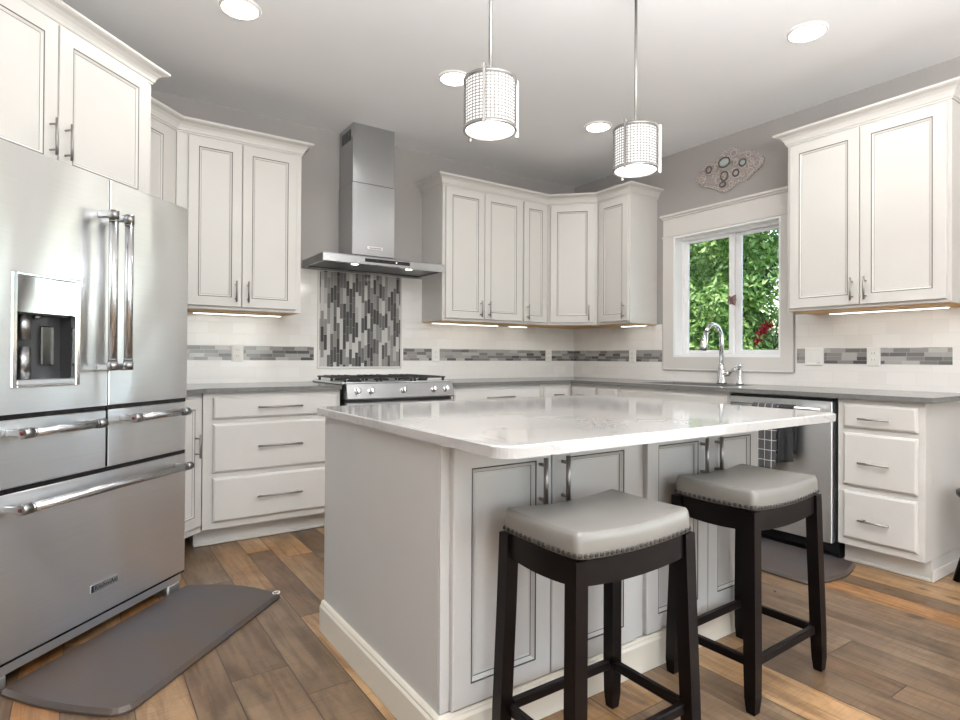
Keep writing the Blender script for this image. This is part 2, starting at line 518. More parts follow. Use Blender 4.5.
def wr(b):
    box(b, 0, .14, WY1, .12, 0, H); box(b, 0, .14, DY1, WY0, 0, H); box(b, 0, .14, WY0, WY1, 0, WZ0); box(b, 0, .14, WY0, WY1, WZ1, H)
    box(b, 0, .14, DY0, DY1, DZ1, H); box(b, 0, .14, YR, DY0, 0, H)


wall('wall_right', wr)


def wslant(b):
    pts = [(WX, 0), (EX, EY), (EX-.085, EY+.085), (WX-.05, .12)]
    prism(b, pts[::-1], 0, H)


wall('wall_slanted', wslant)
wall('wall_left', lambda b: box(b, EX-.12, EX, YR, EY, 0, H))
RW = [(-5.3, -3.5), (-2.6, -.8)]


def wrear(b):
    y0, y1 = YR-.12, YR
    xs = [EX, RW[0][0], RW[0][1], RW[1][0], RW[1][1], 0.14]
    for i in (0, 2, 4): box(b, xs[i], xs[i+1], y0, y1, 0, H)
    for a, c in RW: box(b, a, c, y0, y1, 0, .65); box(b, a, c, y0, y1, 2.3, H)


wall('wall_rear', wrear)

# sink window: casing, vinyl frame, two sashes, panes
win = thing('window_1', 'white sliding window above the sink', 'window'); struct(win); del win['label'], win['category']


def casing(b):
    t = .02
    box(b, -t, -.0005, WY1, -1.077, WZ0, WZ1, 0, .0); box(b, -t, -.0005, -2.150, WY0, WZ0, WZ1, 0, .0)
    box(b, -t, -.0005, -2.150, -1.077, WZ0-.1, WZ0, 0, .0)
    box(b, -.026, -.0005, -2.160, -1.067, WZ1, WZ1+.012, 0, .003)
    box(b, -t, -.0005, -2.150, -1.077, WZ1+.012, 2.245, 0, .002)
    box(b, -.030, -.0005, -2.160, -1.067, 2.245, 2.26, 0, .003); box(b, -.042, -.0005, -2.172, -1.055, 2.26, 2.28, 0, .004)
    box(b, -.027, -.0005, -2.153, -1.074, WZ0-.106, WZ0-.094, 0, .003)


part('casing', 'trim', win, casing)


def jamb(b):
    t = .014
    box(b, -.018, .075, WY1-t, WY1, WZ0, WZ1); box(b, -.018, .075, WY0, WY0+t, WZ0, WZ1)
    box(b, -.018, .075, WY0+t, WY1-t, WZ0, WZ0+t); box(b, -.018, .075, WY0+t, WY1-t, WZ1-t, WZ1)


part('jamb', 'vinyl', win, jamb)


def vfr(b):
    t = .032; a, c, z0, z1 = WY0+.001, WY1-.001, WZ0+.001, WZ1-.001
    x0, x1 = .075, .135
    box(b, x0, x1, c-t, c, z0, z1); box(b, x0, x1, a, a+.008, z0, z1); box(b, x0, x1, a+.008, c-t, z0, z0+t-.004); box(b, x0, x1, a+.008, c-t, z1-t, z1)


part('frame', 'vinyl', win, vfr)


def sash(b, y0, y1, x0, x1, ws):
    l, r_ = ws; z0, z1 = WZ0+.03, WZ1-.034; t = .026
    box(b, x0, x1, y1-l, y1, z0, z1, 0, .003); box(b, x0, x1, y0, y0+r_, z0, z1, 0, .003); box(b, x0, x1, y0+r_, y1-l, z0, z0+t, 0, .003); box(b, x0, x1, y0+r_, y1-l, z1-t, z1, 0, .003)


s1 = part('sash', 'vinyl', win, sash, -1.652, -1.207, .082, .104, (.04, .042))
part('pane', 'glass', s1, box, .092, .096, -1.615, -1.243, WZ0+.05, WZ1-.05)
s2 = part('sash', 'vinyl', win, sash, -2.053, -1.612, .108, .13, (.085, .012))
part('pane', 'glass', s2, box, .117, .121, -2.042, -1.69, WZ0+.05, WZ1-.05)
bm = bmesh.new()
for sg in (1, -1):
    vs = [bm.verts.new((.074+.012*(abs(a) > .01), -1.634+sg*a, 1.545+z)) for a, z in ((0.001, -.026), (.026, -.045), (.036, 0), (.032, .042), (.001, .026))]
    bm.faces.new(vs)
r_ = bmesh.ops.solidify(bm, geom=bm.faces[:], thickness=.003)
obj('butterfly_ornament', bm, 'butter'); tag(bpy.data.objects['butterfly_ornament'], 'small mauve butterfly ornament stuck on the middle stile of the sink window', 'ornament')


def glazed(name, axis, a0, a1, z0, z1, at, nm=2):
    g = thing(name, 'glazed opening', 'window'); struct(g); del g['label'], g['category']
    bm = bmesh.new(); t = .07
    xs = [a0+(a1-a0)*i/nm for i in range(nm+1)]
    def b_(u0, u1, w0, w1, d0, d1, mi=0):
        if axis == 'y': box(bm, at+d0, at+d1, u0, u1, w0, w1, mi)
        else: box(bm, u0, u1, at+d0, at+d1, w0, w1, mi)
    for i in range(nm):
        u0, u1 = xs[i]+.001, xs[i+1]-.001
        b_(u0, u0+t, z0, z1, -.03, .03); b_(u1-t, u1, z0, z1, -.03, .03); b_(u0+t, u1-t, z0, z0+t, -.03, .03); b_(u0+t, u1-t, z1-t, z1, -.03, .03)
    obj('frame', bm, 'vinyl', g)
    for i in range(nm):
        bm = bmesh.new(); b_(xs[i]+t, xs[i+1]-t, z0+t, z1-t, -.004, .004); obj('pane', bm, 'glass', g)


glazed('door_1', 'y', DY0, DY1, .002, DZ1-.002, .07)
glazed('window_2', 'x', RW[0][0], RW[0][1], .652, 2.298, YR-.06)
glazed('window_3', 'x', RW[1][0], RW[1][1], .652, 2.298, YR-.06)

# ------------------------------------------------------------------ tile backsplashes
TZ = .9155


def band(b, axis, spans):
    for a, c in spans:
        if axis == 'x': box(b, a, c, -.0125, -.009, 1.071, 1.169)
        else: box(b, -.0125, -.009, a, c, 1.071, 1.169)


bs = thing('tile_backsplash', 'white glossy subway tile on the back wall behind the cooktop', 'backsplash')
part('tile_field', 'tile_x', bs, lambda b: (box(b, -3.655, -2.80, -.01, -.0008, TZ, 1.384), box(b, -2.80, -1.706, -.01, -.0008, TZ, 1.735), box(b, -1.706, -.0108, -.01, -.0008, TZ, 1.384)))
for a, c in ((-3.60, -3.165), (-3.087, -2.60), (-1.872, -1.613), (-1.537, -.38), (-.30, -.0135)):
    part('mosaic_band', 'mosaic_x', bs, band, 'x', [(a, c)])
pn = part('mosaic_panel', 'mosaic_v', bs, box, -2.560, -1.902, -.0125, -.009, 1.024, 1.733)
part('pencil_trim', 'trim', pn, lambda b: (box(b, -2.576, -2.560, -.017, -.009, 1.008, 1.733, 0, .003), box(b, -1.902, -1.886, -.017, -.009, 1.008, 1.733, 0, .003), box(b, -2.560, -1.902, -.017, -.009, 1.008, 1.024, 0, .003)))
bs2 = thing('tile_backsplash', 'white glossy subway tile on the wall around the sink window', 'backsplash')
part('tile_field', 'tile_y', bs2, lambda b: (box(b, -.01, -.0008, -1.066, -.0108, TZ, 1.384), box(b, -.01, -.0008, -2.162, -1.066, TZ, 1.003), box(b, -.01, -.0008, -3.13, -2.162, TZ, 1.40)))
for a, c in ((-.71, -.0135), (-1.064, -.792), (-2.226, -2.174), (-2.598, -2.348), (-3.026, -2.674)):
    part('mosaic_band', 'mosaic_y', bs2, band, 'y', [(a, c)])


# ------------------------------------------------------------------ cabinet kit
def panel_door(b, x0, x1, z0, z1, yf, fr=.06, th=.02, deep=.008, line=.0028):
    """recessed-panel door, front towards -y; material 0 paint, 1 glaze"""
    L = [(0, yf, 0), (0, yf-th+.003, 0), (.003, yf-th, 0), (fr-line, yf-th, 0), (fr-line*.2, yf-th+.0022, 1), (fr+line*.6, yf-th+.0012, 1), (fr+.011, yf-th+deep*.75, 0), (fr+.0125, yf-th+deep*.9, 1), (fr+.0155, yf-th+deep*.9, 0), (fr+.019, yf-th+deep, 0)]
    rows = [[b.verts.new(p) for p in ((x0+i, y, z0+i), (x1-i, y, z0+i), (x1-i, y, z1-i), (x0+i, y, z1-i))] for i, y, _ in L]
    for (a, c, l) in zip(rows, rows[1:], L[1:]): bridge(b, a, c, l[2], False)
    cap(b, rows[-1], 0); cap(b, rows[0][::-1], 0)


def slab_front(b, x0, x1, z0, z1, yf, th=.02):
    L = [(0, yf), (0, yf-th+.008), (.002, yf-th+.006), (.009, yf-th+.001), (.012, yf-th)]
    rows = [[b.verts.new(p) for p in ((x0+i, y, z0+i), (x1-i, y, z0+i), (x1-i, y, z1-i), (x0+i, y, z1-i))] for i, y in L]
    for a, c in zip(rows, rows[1:]): bridge(b, a, c, 0, False)
    cap(b, rows[-1], 0); cap(b, rows[0][::-1], 0)


def pull(b, axis, x, z, y, ln, r=.0055, off=.032):
    h = ln/2; e = h-.022
    if axis == 'v':
        tube(b, [(x, y-off, z-h), (x, y-off, z+h)], r, 12); pr_ = [(x, z-e), (x, z+e)]
    else:
        tube(b, [(x-h, y-off, z), (x+h, y-off, z)], r, 12); pr_ = [(x-e, z), (x+e, z)]
    for px, pz in pr_: tube(b, [(px, y+.0005, pz), (px, y-off, pz)], r*.75, 10)


def add_door(root, x0, x1, z0, z1, hx=None, hz=None, hl=.13, yf=-.0005, mats=('paint', 'glaze'), fr=.06, **k):
    d = part('door', mats, root, panel_door, x0, x1, z0, z1, yf, fr, **k)
    if hx is not None: part('handle', 'nickel', d, pull, 'v', hx, hz, yf-.02, hl)
    return d


def add_drawer(root, x0, x1, z0, z1, hl=.14, hx=None, yf=-.0005, hz=None):
    d = part('drawer', 'paint', root, slab_front, x0, x1, z0, z1, yf)
    if hl: part('handle', 'nickel', d, pull, 'h', (x0+x1)/2 if hx is None else hx, (z0+z1)/2 if hz is None else hz, yf-.02, hl, .0055, .03)
    return d


def upper(root, w_, z0, z1, depth, x0=0.0):
    bxo('body', 'paint', root, x0, x0+w_, 0, depth, z0, z1, 0, .0015)
    bxo('underside', 'birch', root, x0+.012, x0+w_-.012, .022, depth-.012, z0-.004, z0-.0005)


ZT = 2.438
ZU = 1.385
CR = [(0.0005, ZT-.002), (.006, ZT-.002), (.006, ZT+.006), (.012, ZT+.010), (.015, ZT+.022), (.023, ZT+.038), (.037, ZT+.051), (.052, ZT+.056), (.058, ZT+.058), (.065, ZT+.064), (.065, ZT+.074), (0.0005, ZT+.074)]
UD = .333
# back wall, left of the hood
cab = thing('wall_cabinet', 'white two-door wall cabinet between the refrigerator corner and the range hood', 'cabinet', (-3.545, -.335, 0))
upper(cab, .745, ZU, ZT+.06, UD)
add_door(cab, .062, .368, 1.405, 2.424, .334, 1.50); add_door(cab, .372, .712, 1.405, 2.424, .406, 1.50)
# slanted narrow one beside the refrigerator
o_s = -2.744; d_s = -2.27
cab = thing('wall_cabinet', 'narrow white slanted wall cabinet wedged beside the refrigerator cabinet', 'cabinet', (K*(o_s+d_s), K*(o_s-d_s), 0), radians(45))
bm = bmesh.new(); prism(bm, [(-.584, 0), (-.004, 0), (-.004, .12), (-.13, .33), (-.584, .33)], ZU, ZT+.06); obj('body', bm, 'paint', cab)
bxo('underside', 'birch', cab, -.57, -.13, .02, .31, ZU-.004, ZU-.0005)
add_door(cab, -.50, -.075, 1.405, 2.424, -.46, 1.50)
# back wall, right of the hood
cab = thing('wall_cabinet', 'white two-door wall cabinet just right of the steel range hood', 'cabinet', (-1.706, -.335, 0))
upper(cab, .780, ZU, ZT+.06, UD)
add_door(cab, .022, .383, 1.405, 2.424, .344, 1.487); add_door(cab, .387, .768, 1.405, 2.424, .425, 1.487)
cab = thing('wall_cabinet', 'slim single-door white wall cabinet left of the corner cabinet, handle on its left', 'cabinet', (-.925, -.335, 0))
upper(cab, .284, ZU, ZT+.06, UD)
add_door(cab, .012, .264, 1.405, 2.424, .044, 1.487, fr=.055)
cab = thing('wall_cabinet', 'diagonal single-door white wall cabinet filling the room corner', 'cabinet', (-.64, -.335, 0), radians(-45))
DW = .305*math.sqrt(2)
bm = bmesh.new(); q_ = .4305
prism(bm, [(.001, .001), (q_-.001, .001), (q_+.234, .236), (q_/2, .686-.003*2), (-.234, .236)], ZU, ZT+.06); obj('body', bm, 'paint', cab)
bm = bmesh.new(); prism(bm, [(.02, .022), (q_-.02, .022), (q_+.20, .236), (q_/2, .62), (-.20, .236)], ZU-.004, ZU-.0005); obj('underside', bm, 'birch', cab)
add_door(cab, .028, .402, 1.405, 2.424, .36, 1.487)
cab = thing('wall_cabinet', 'single-door white wall cabinet between the corner cabinet and the sink window', 'cabinet', (-.335, -.641, 0), radians(-90))
upper(cab, .364, ZU, ZT+.06, UD)
add_door(cab, .032, .352, 1.405, 2.424, .318, 1.487)
# right of the window
cab = thing('wall_cabinet', 'white two-door wall cabinet right of the sink window', 'cabinet', (-.335, -2.28, 0), radians(-90))
upper(cab, .84, 1.395, ZT+.06, UD)
add_door(cab, .022, .416, 1.412, 2.424, .383, 1.500); add_door(cab, .420, .822, 1.412, 2.424, .453, 1.500)
# over the refrigerator
FS, FD = -3.839, -1.698
WD = -2.605
cabd = -1.945
cab = thing('wall_cabinet', 'deep white two-door cabinet above the stainless refrigerator', 'cabinet', (K*(FS+cabd), K*(FS-cabd), 0), radians(45))
bxo('body', 'paint', cab, -.505, .505, 0, -(WD-cabd)-.002, 1.80, 2.47, 0, .0015)
add_door(cab, -.489, -.016, 1.812, 2.412, -.050, 1.95, .145, fr=.062); add_door(cab, -.008, .465, 1.812, 2.412, .018, 1.95, .145, fr=.062)
# crowns
bm = bmesh.new()
s0 = -3.332; P0 = (K*(s0+d_s), K*(s0-d_s))
crown_strip(bm, [P0, (-3.545, -.335), (-2.80, -.335), (-2.80, -.001)], CR); tag(obj('crown_molding', bm, 'paint'), 'white cove crown topping the wall cabinets left of the range hood', 'molding')
bm = bmesh.new(); crown_strip(bm, [(-1.706, -.001), (-1.706, -.335), (-.64, -.335), (-.335, -.64), (-.335, -1.005), (-.001, -1.005)], CR)
tag(obj('crown_molding', bm, 'paint'), 'white cove crown topping the corner run of wall cabinets right of the hood', 'molding')
bm = bmesh.new(); crown_strip(bm, [(-.001, -2.28), (-.335, -2.28), (-.335, -3.12), (-.001, -3.12)], CR)
tag(obj('crown_molding', bm, 'paint'), 'white cove crown topping the cabinet right of the sink window', 'molding')
bm = bmesh.new()
FC = [(o_*.9, 2.416+(z-ZT)*.95) for o_, z in CR]
A2 = lambda s, d: (K*(d+s), K*(s-d))
crown_strip(bm, [A2(FS-.506, WD+.003), A2(FS-.506, cabd), A2(FS+.506, cabd), A2(FS+.506, -2.19)], FC)
tag(obj('crown_molding', bm, 'paint'), 'white cove crown topping the cabinet over the refrigerator', 'molding')

# ------------------------------------------------------------------ base cabinets
CT = .915; CTH = .026; BZ1 = CT-CTH-.001; BZ0 = .108


def base_body(root, w_, depth=.595, x0=0.0, kick_x0=None, kick_x1=None):
    def f(b):
        box(b, x0, x0+w_, 0, depth, BZ0, BZ1, 0, .0015)
    bxo_ = part('body', 'paint', root, f)
    def g(b):
        a = x0 if kick_x0 is None else kick_x0; c = x0+w_ if kick_x1 is None else kick_x1
        box(b, a, c, .08, depth, 0.001, BZ0); box(b, a, c, .068, .08, 0.001, .018, 0, .004)
    part('toe_kick', 'paint', root, g)


cab = thing('base_cabinet', 'white three-drawer base cabinet left of the gas range', 'cabinet', (-3.4335, -.61, 0))
base_body(cab, .8065, .595, 0, -.033)
for (z0, z1) in ((.737, .86), (.431, .708), (.149, .40)): add_drawer(cab, .0525, .7845, z0, z1, .263, .4225)
ob = -2.869; db = -1.997
cab = thing('base_cabinet', 'narrow slanted white base cabinet between refrigerator and drawer cabinet', 'cabinet', (K*(ob+db), K*(ob-db), 0), radians(45))
bm = bmesh.new(); prism(bm, [(-.49, 0), (-.0008, 0), (-.0008, .30), (-.30, .59), (-.49, .59)], BZ0, BZ1); obj('body', bm, 'paint', cab)
bm = bmesh.new(); prism(bm, [(-.49, .08), (-.036, .08), (-.036, .30), (-.30, .59), (-.49, .59)], .001, BZ0); obj('toe_kick', bm, 'paint', cab)
add_door(cab, -.455, -.022, .149, .86, -.078, .60, .13)
cab = thing('base_cabinet', 'white drawer base cabinet right of the gas range', 'cabinet', (-1.79, -.61, 0))
base_body(cab, .85)
for (z0, z1) in ((.737, .86), (.431, .708), (.149, .40)): add_drawer(cab, .018, .825, z0, z1, .263)
cab = thing('base_cabinet', 'white corner base cabinet with a narrow drawer beside the drawer base', 'cabinet', (-.938, -.61, 0))
base_body(cab, .93, .595, 0, 0, .32)
add_drawer(cab, .022, .288, .737, .86, .10); add_door(cab, .022, .288, .149, .708, .06, .62)
cab = thing('base_cabinet', 'white two-door base cabinet left of the sink base', 'cabinet', (-.61, -.612, 0), radians(-90))
base_body(cab, .535)
add_drawer(cab, .024, .285, .737, .86, .10); add_drawer(cab, .325, .515, .737, .86, .10)
add_door(cab, .024, .285, .149, .708, .25, .62); add_door(cab, .325, .515, .149, .708, .48, .62, fr=.05)
cab = thing('base_cabinet', 'white sink base cabinet under the window', 'cabinet', (-.61, -1.149, 0), radians(-90))


def sinkbody(b):
    for a in ((0, .91, 0, .018, BZ0, BZ1), (0, .018, .018, .595, BZ0, BZ1), (.892, .91, .018, .595, BZ0, BZ1), (.018, .892, .018, .595, BZ0, BZ0+.018)): box(b, *a)


part('body', 'paint', cab, sinkbody)
bxo('toe_kick', 'paint', cab, 0, .91, .08, .595, .001, BZ0)
add_drawer(cab, .02, .89, .737, .86, 0)
add_door(cab, .02, .452, .149, .708, .42, .62); add_door(cab, .458, .89, .149, .708, .49, .62)
cab = thing('base_cabinet', 'white three-drawer base cabinet at the end of the sink run beside the dishwasher', 'cabinet', (-.61, -2.702, 0), radians(-90))
base_body(cab, .396, .595)
for (z0, z1) in ((.737, .86), (.431, .708), (.149, .40)): add_drawer(cab, .032, .368, z0, z1, .143, .186, hz={.737: .788, .431: .557, .149: .258}[z0])
bxo('end_baseboard', 'trim', cab, .3965, .408, .07, .595, .001, .06, 0, .004)

# counters
bm = bmesh.new()
cx_ = -.645-(-1.962)*-1.0  # unused guard
dcn = -1.962; xi_ = -.645+dcn/K
prism(bm, [(-2.627, -.645), (-2.627, -.012), (-3.655, -.012), A2(-3.36, WD+.012), A2(-3.36, dcn), (xi_, -.645)][::-1][::-1], CT-CTH, CT, 0, .003)
tag(obj('countertop', bm, 'counter'), 'grey stone countertop between the refrigerator and the range', 'countertop')
bm = bmesh.new()
z0, z1 = CT-CTH, CT
SX0, SX1, SY0, SY1 = -.53, -.135, -1.95, -1.27
box(bm, -1.79, -.645, -.645, -.012, z0, z1); box(bm, -.645, -.012, SY1, -.012, z0, z1)
box(bm, -.645, SX0, SY0, SY1, z0, z1); box(bm, SX1, -.012, SY0, SY1, z0, z1); box(bm, -.645, -.012, -3.143, SY0, z0, z1)
bmesh.ops.remove_doubles(bm, verts=bm.verts[:], dist=.0002)
tag(obj('countertop', bm, 'counter'), 'grey stone L-shaped countertop running past the sink to its right end', 'countertop')
sk = thing('sink', 'undermount steel sink below the window', 'sink', (0, 0, 0))


def basin(b):
    zt, zb = CT-CTH-.0015, .70; t = .012
    x0, x1, y0, y1 = SX0-.012, SX1+.012, SY0-.012, SY1+.012
    box(b, x0, x0+t, y0, y1, zb, zt); box(b, x1-t, x1, y0, y1, zb, zt); box(b, x0+t, x1-t, y0, y0+t, zb, zt); box(b, x0+t, x1-t, y1-t, y1, zb, zt); box(b, x0+t, x1-t, y0+t, y1-t, zb, zb+t)


part('basin', 'steel', sk, basin)
part('drain', 'chrome', sk, lambda b: lathe(b, [(.02, .713), (.045, .713), (.045, .716), (.02, .716)], -.33, -1.61, 24))

# ------------------------------------------------------------------ refrigerator
fr = thing('refrigerator', 'stainless French-door refrigerator with five doors and drawers and a water dispenser', 'refrigerator', (K*(FS+FD), K*(FS-FD), 0), radians(45))
HW = .456; T = .07
bxo('body', 'darkgrey', fr, -HW+.006, HW-.006, T+.006, .88, .05, 1.768, 0, .004)


def ldoor(b):
    x0, x1, z0, z1 = -HW, -.0035, .902, 1.785
    cx0, cx1, cz0, cz1 = -.392, -.130, .986, 1.372
    box(b, x0, cx0, 0, T, z0, z1, 0); box(b, cx1, x1, 0, T, z0, z1, 0); box(b, cx0, cx1, 0, T, z0, cz0, 0); box(b, cx0, cx1, 0, T, cz1, z1, 0)


ld = part('door', 'fridge', fr, ldoor)
rd = part('door', 'fridge', fr, box, .0035, HW, 0, T, .902, 1.785, 0, .003)
dl = part('freezer_drawer', 'fridge', fr, box, -HW, -.0035, .004, T, .660, .884, 0, .003)
dr = part('freezer_drawer', 'fridge', fr, box, .0035, HW, .004, T, .660, .884, 0, .003)
db_ = part('freezer_drawer', 'fridge', fr, box, -HW, HW, .004, T, .098, .643, 0, .003)
bxo('grille', 'steel', fr, -HW+.004, HW-.004, .02, T, .050, .090, 0, .003)
for sx in (-1, 1): bxo('foot', 'steel', fr, sx*.412-.04, sx*.412+.04, .024, .12, .0008, .0495, 0, .006)
bxo('gap_shade', 'black', fr, -HW+.004, HW-.004, .006, T, .0905, .0975)  # black fillers stand in for the shade inside the open gaps
bxo('gap_shade', 'black', fr, -.0032, .0032, .002, T, .664, 1.784)
bxo('gap_shade', 'black', fr, -HW+.004, HW-.004, .006, T, .8845, .9015)
bxo('gap_shade', 'black', fr, -HW+.004, HW-.004, .006, T, .6435, .6595)
disp = part('dispenser', 'chrome', fr, lambda b: (box(b, -.3915, -.372, -.004, .02, .9865, 1.3715, 0, .003), box(b, -.150, -.1305, -.004, .02, .9865, 1.3715, 0, .003), box(b, -.372, -.150, -.004, .02, 1.362, 1.3715, 0, .002), box(b, -.372, -.150, -.004, .02, .9865, .995, 0, .002)))
part('control_panel', steel('dispenser_face', .7, .08, 'x', .5), disp, box, -.372, -.150, .004, .03, 1.240, 1.362)
part('recess', 'darkgrey', disp, lambda b: (box(b, -.372, -.150, .066, .0695, .995, 1.24), box(b, -.376, -.372, .02, .0695, .995, 1.24), box(b, -.150, -.146, .02, .0695, .995, 1.24), box(b, -.372, -.150, .03, .066, 1.235, 1.24)))
part('drip_tray', 'steel', disp, box, -.371, -.151, -.002, .065, .9955, 1.012, 0, .003)
part('spout', 'handle_end', disp, lambda b: (tube(b, [(-.312, .045, 1.236), (-.312, .045, 1.15)], .022, 20), tube(b, [(-.262, .045, 1.236), (-.262, .045, 1.222)], .012, 12)))
part('filter_cup', 'handle_end', disp, lambda b: tube(b, [(-.312, .045, 1.125), (-.312, .045, 1.0125)], [.021, .024], 20))
part('paddle', 'black', disp, lambda b: box(b, -.235, -.185, .052, .062, 1.06, 1.20, 0, .004))


def bar_handle(root, p0, p1, axis, y=-.004):
    off = -.062
    h = part('handle', 'handle', root, lambda b: tube(b, [p0, p1], .0155, 20))
    # (collars and brackets are one piece of the handle's look)
    for p, s in ((Vector(p0), 1), (Vector(p1), -1)):
        bm = bmesh.new()
        d = (Vector(p1)-Vector(p0)).normalized()*s
        tube(bm, [p-d*.012, p+d*.022], .0178, 20); tube(bm, [p+d*.027, p+d*.031], .0168, 20)
        if axis == 'v': box(bm, p.x-.011, p.x+.011, p.y, y, p.z-.013, p.z+.013, 0, .003)
        else: box(bm, p.x-.013, p.x+.013, p.y, y, p.z-.011, p.z+.011, 0, .003)
        obj('handle_bracket', bm, 'handle_end', h)
    return h


bar_handle(ld, (-.048, -.064, 1.052), (-.048, -.064, 1.638), 'v', .0005)
bar_handle(rd, (.028, -.064, 1.052), (.028, -.064, 1.638), 'v', .0005)
for rt_, a, c, z in ((dl, -.392, -.090, .843), (dr, .075, .372, .846), (db_, -.395, .395, .597)):
    bar_handle(rt_, (a, -.060, z), (c, -.060, z), 'h', .0045)
    part('red_medallion', 'redmark', rt_, lambda b: tube(b, [(a-.0155, -.060, z), (a-.0118, -.060, z)], .006, 16))
bxb = part('badge', 'chrome', db_, box, -.070, .062, .0015, .0045, .192, .222, 0, .001)
part('badge_stripe', 'black', bxb, box, -.067, -.058, .0005, .0018, .194, .220)
t_ = text_mesh('lettering', 'KitchenAid', .024, 'black', db_, (.002, .0012, .207), (radians(90), 0, 0))

# ------------------------------------------------------------------ hood
HC = -2.221
hd = thing('range_hood', 'stainless chimney range hood above the mosaic panel', 'range hood', (0, 0, 0))


def canopy(b):
    x0, x1, y0, y1 = -2.686, -1.756, -.442, -.0015
    z0, z1 = 1.740, 1.795; t = .03
    # shell: lid, rim and the tray edges, open below
    box(b, x0, x1, y0, y1, z1-.006, z1, 0, .002)
    box(b, x0, x1, y0, y0+.012, z0, z1-.006); box(b, x0, x0+.012, y0+.012, y1, z0, z1-.006); box(b, x1-.012, x1, y0+.012, y1, z0, z1-.006); box(b, x0+.012, x1-.012, y1-.012, y1, z0, z1-.006)
    box(b, x0+.012, x1-.012, y0+.012, y0+.035, z0, z0+.004); box(b, x0+.012, x1-.012, y1-.05, y1-.012, z0, z0+.004)


cn = part('canopy', 'hood', hd, canopy)
part('filter', steel('filter_steel', .28, .3, 'x'), hd, box, -2.672, -1.770, -.405, -.052, 1.752, 1.76)
for lx in (-2.44, -2.02): part('lamp', 'hoodlamp', hd, lambda b: lathe(b, [(.0, 1.7385), (.022, 1.7385), (.026, 1.7435), (.026, 1.752)], lx, -.385, 20))
part('control_strip', 'black', cn, box, -2.388, -2.042, -.4435, -.4415, 1.757, 1.782)
for k_ in range(5): part('button', 'led' if k_ == 3 else 'darkgrey', cn, lambda b: tube(b, [(-2.30+.05*k_, -.4434, 1.7695), (-2.30+.05*k_, -.4445, 1.7695)], .0035, 10))
CX0, CX1, CD = -2.416, -2.082, .272
part('lower_duct', 'hood', hd, lambda b: box(b, CX0, CX1, -CD, -.0015, 1.795, 2.352, 0, .003))
ud = part('upper_duct', 'hood', hd, lambda b: box(b, CX0+.004, CX1-.004, -CD+.004, -.0015, 2.352, H-.001, 0, .003))
for k_ in range(7): part('vent_slot', 'slot', ud, lambda b: box(b, CX0+.0025, CX0+.006, -.225+.026*k_, -.213+.026*k_, 2.66, 2.74))
# flared skirt from duct to canopy lid
part('skirt', 'hood', hd, lambda b: bridge(b, [b.verts.new(p) for p in ((CX0-.03, -.0016, 1.7955), (CX0-.03, -CD-.05, 1.7955), (CX1+.03, -CD-.05, 1.7955), (CX1+.03, -.0016, 1.7955))], [b.verts.new(p) for p in ((CX0-.001, -.0016, 1.835), (CX0-.001, -CD-.001, 1.835), (CX1+.001, -CD-.001, 1.835), (CX1+.001, -.0016, 1.835))], 0, False))
bd = part('badge', 'chrome', hd, box, -2.302, -2.178, -CD-.004, -CD, 1.877, 1.902, 0, .001)
text_mesh('lettering', 'KitchenAid', .02, 'black', bd, (-2.24, -CD-.0043, 1.8895), (radians(90), 0, 0))

# ------------------------------------------------------------------ range
RX0, RX1 = -2.606, -1.812
rg = thing('gas_range', 'stainless gas range with black grates and five knobs', 'stove', (0, 0, 0))
bxo('body', 'darkgrey', rg, RX0+.004, RX1-.004, -.63, -.045, .05, .905)
bxo('cooktop', 'steel', rg, RX0-.01, RX1+.01, -.60, -.03, .9165, .930, 0, .004)


def cpanel(b):
    pr_ = [(-.612, .925), (-.640, .927), (-.668, .922), (-.690, .830), (-.686, .822), (-.612, .822)]
    a = [b.verts.new((RX0, y, z)) for y, z in pr_]; c = [b.verts.new((RX1, y, z)) for y, z in pr_]
    bridge(b, a, c, 0, False); cap(b, a[::-1]); cap(b, c)


part('control_panel', steel('range_steel', .42, .3, 'x'), rg, cpanel)
for kx in (-2.536, -2.44, -2.205, -1.973, -1.875):
    def knob(b):
        n_ = Vector((0, -.0925, .022)).normalized(); n_ = Vector((0, -.973, .233))
        c0 = Vector((kx, -.6795, .8765))
        tube(b, [c0-n_*.001, c0+n_*.005], .025, 24); tube(b, [c0+n_*.005, c0+n_*.010, c0+n_*.028, c0+n_*.031], [.017, .020, .018, .014], 24)
        u, v = frame_of(n_)
        for s in (-1, 1): pass
        box(b, kx-.0035, kx+.0035, c0.y-.041, c0.y-.026, c0.z-.010, c0.z+.026, 0, .001)
    part('knob', 'chrome', rg, knob)
od = part('oven_door', 'steel', rg, box, RX0+.004, RX1-.004, -.668, -.632, .17, .80, 0, .004)
part('oven_window', 'black', od, box, RX0+.11, RX1-.11, -.6695, -.667, .30, .62)
part('handle', 'handle', od, lambda b: (tube(b, [(RX0+.05, -.72, .745), (RX1-.05, -.72, .745)], .013, 16), tube(b, [(RX0+.09, -.668, .745), (RX0+.09, -.72, .745)], .009, 10), tube(b, [(RX1-.09, -.668, .745), (RX1-.09, -.72, .745)], .009, 10)))
bxo('warming_drawer', 'steel', rg, RX0+.004, RX1-.004, -.662, -.632, .055, .162, 0, .003)
bxo('plinth', 'black', rg, RX0+.02, RX1-.02, -.56, -.05, .001, .05)


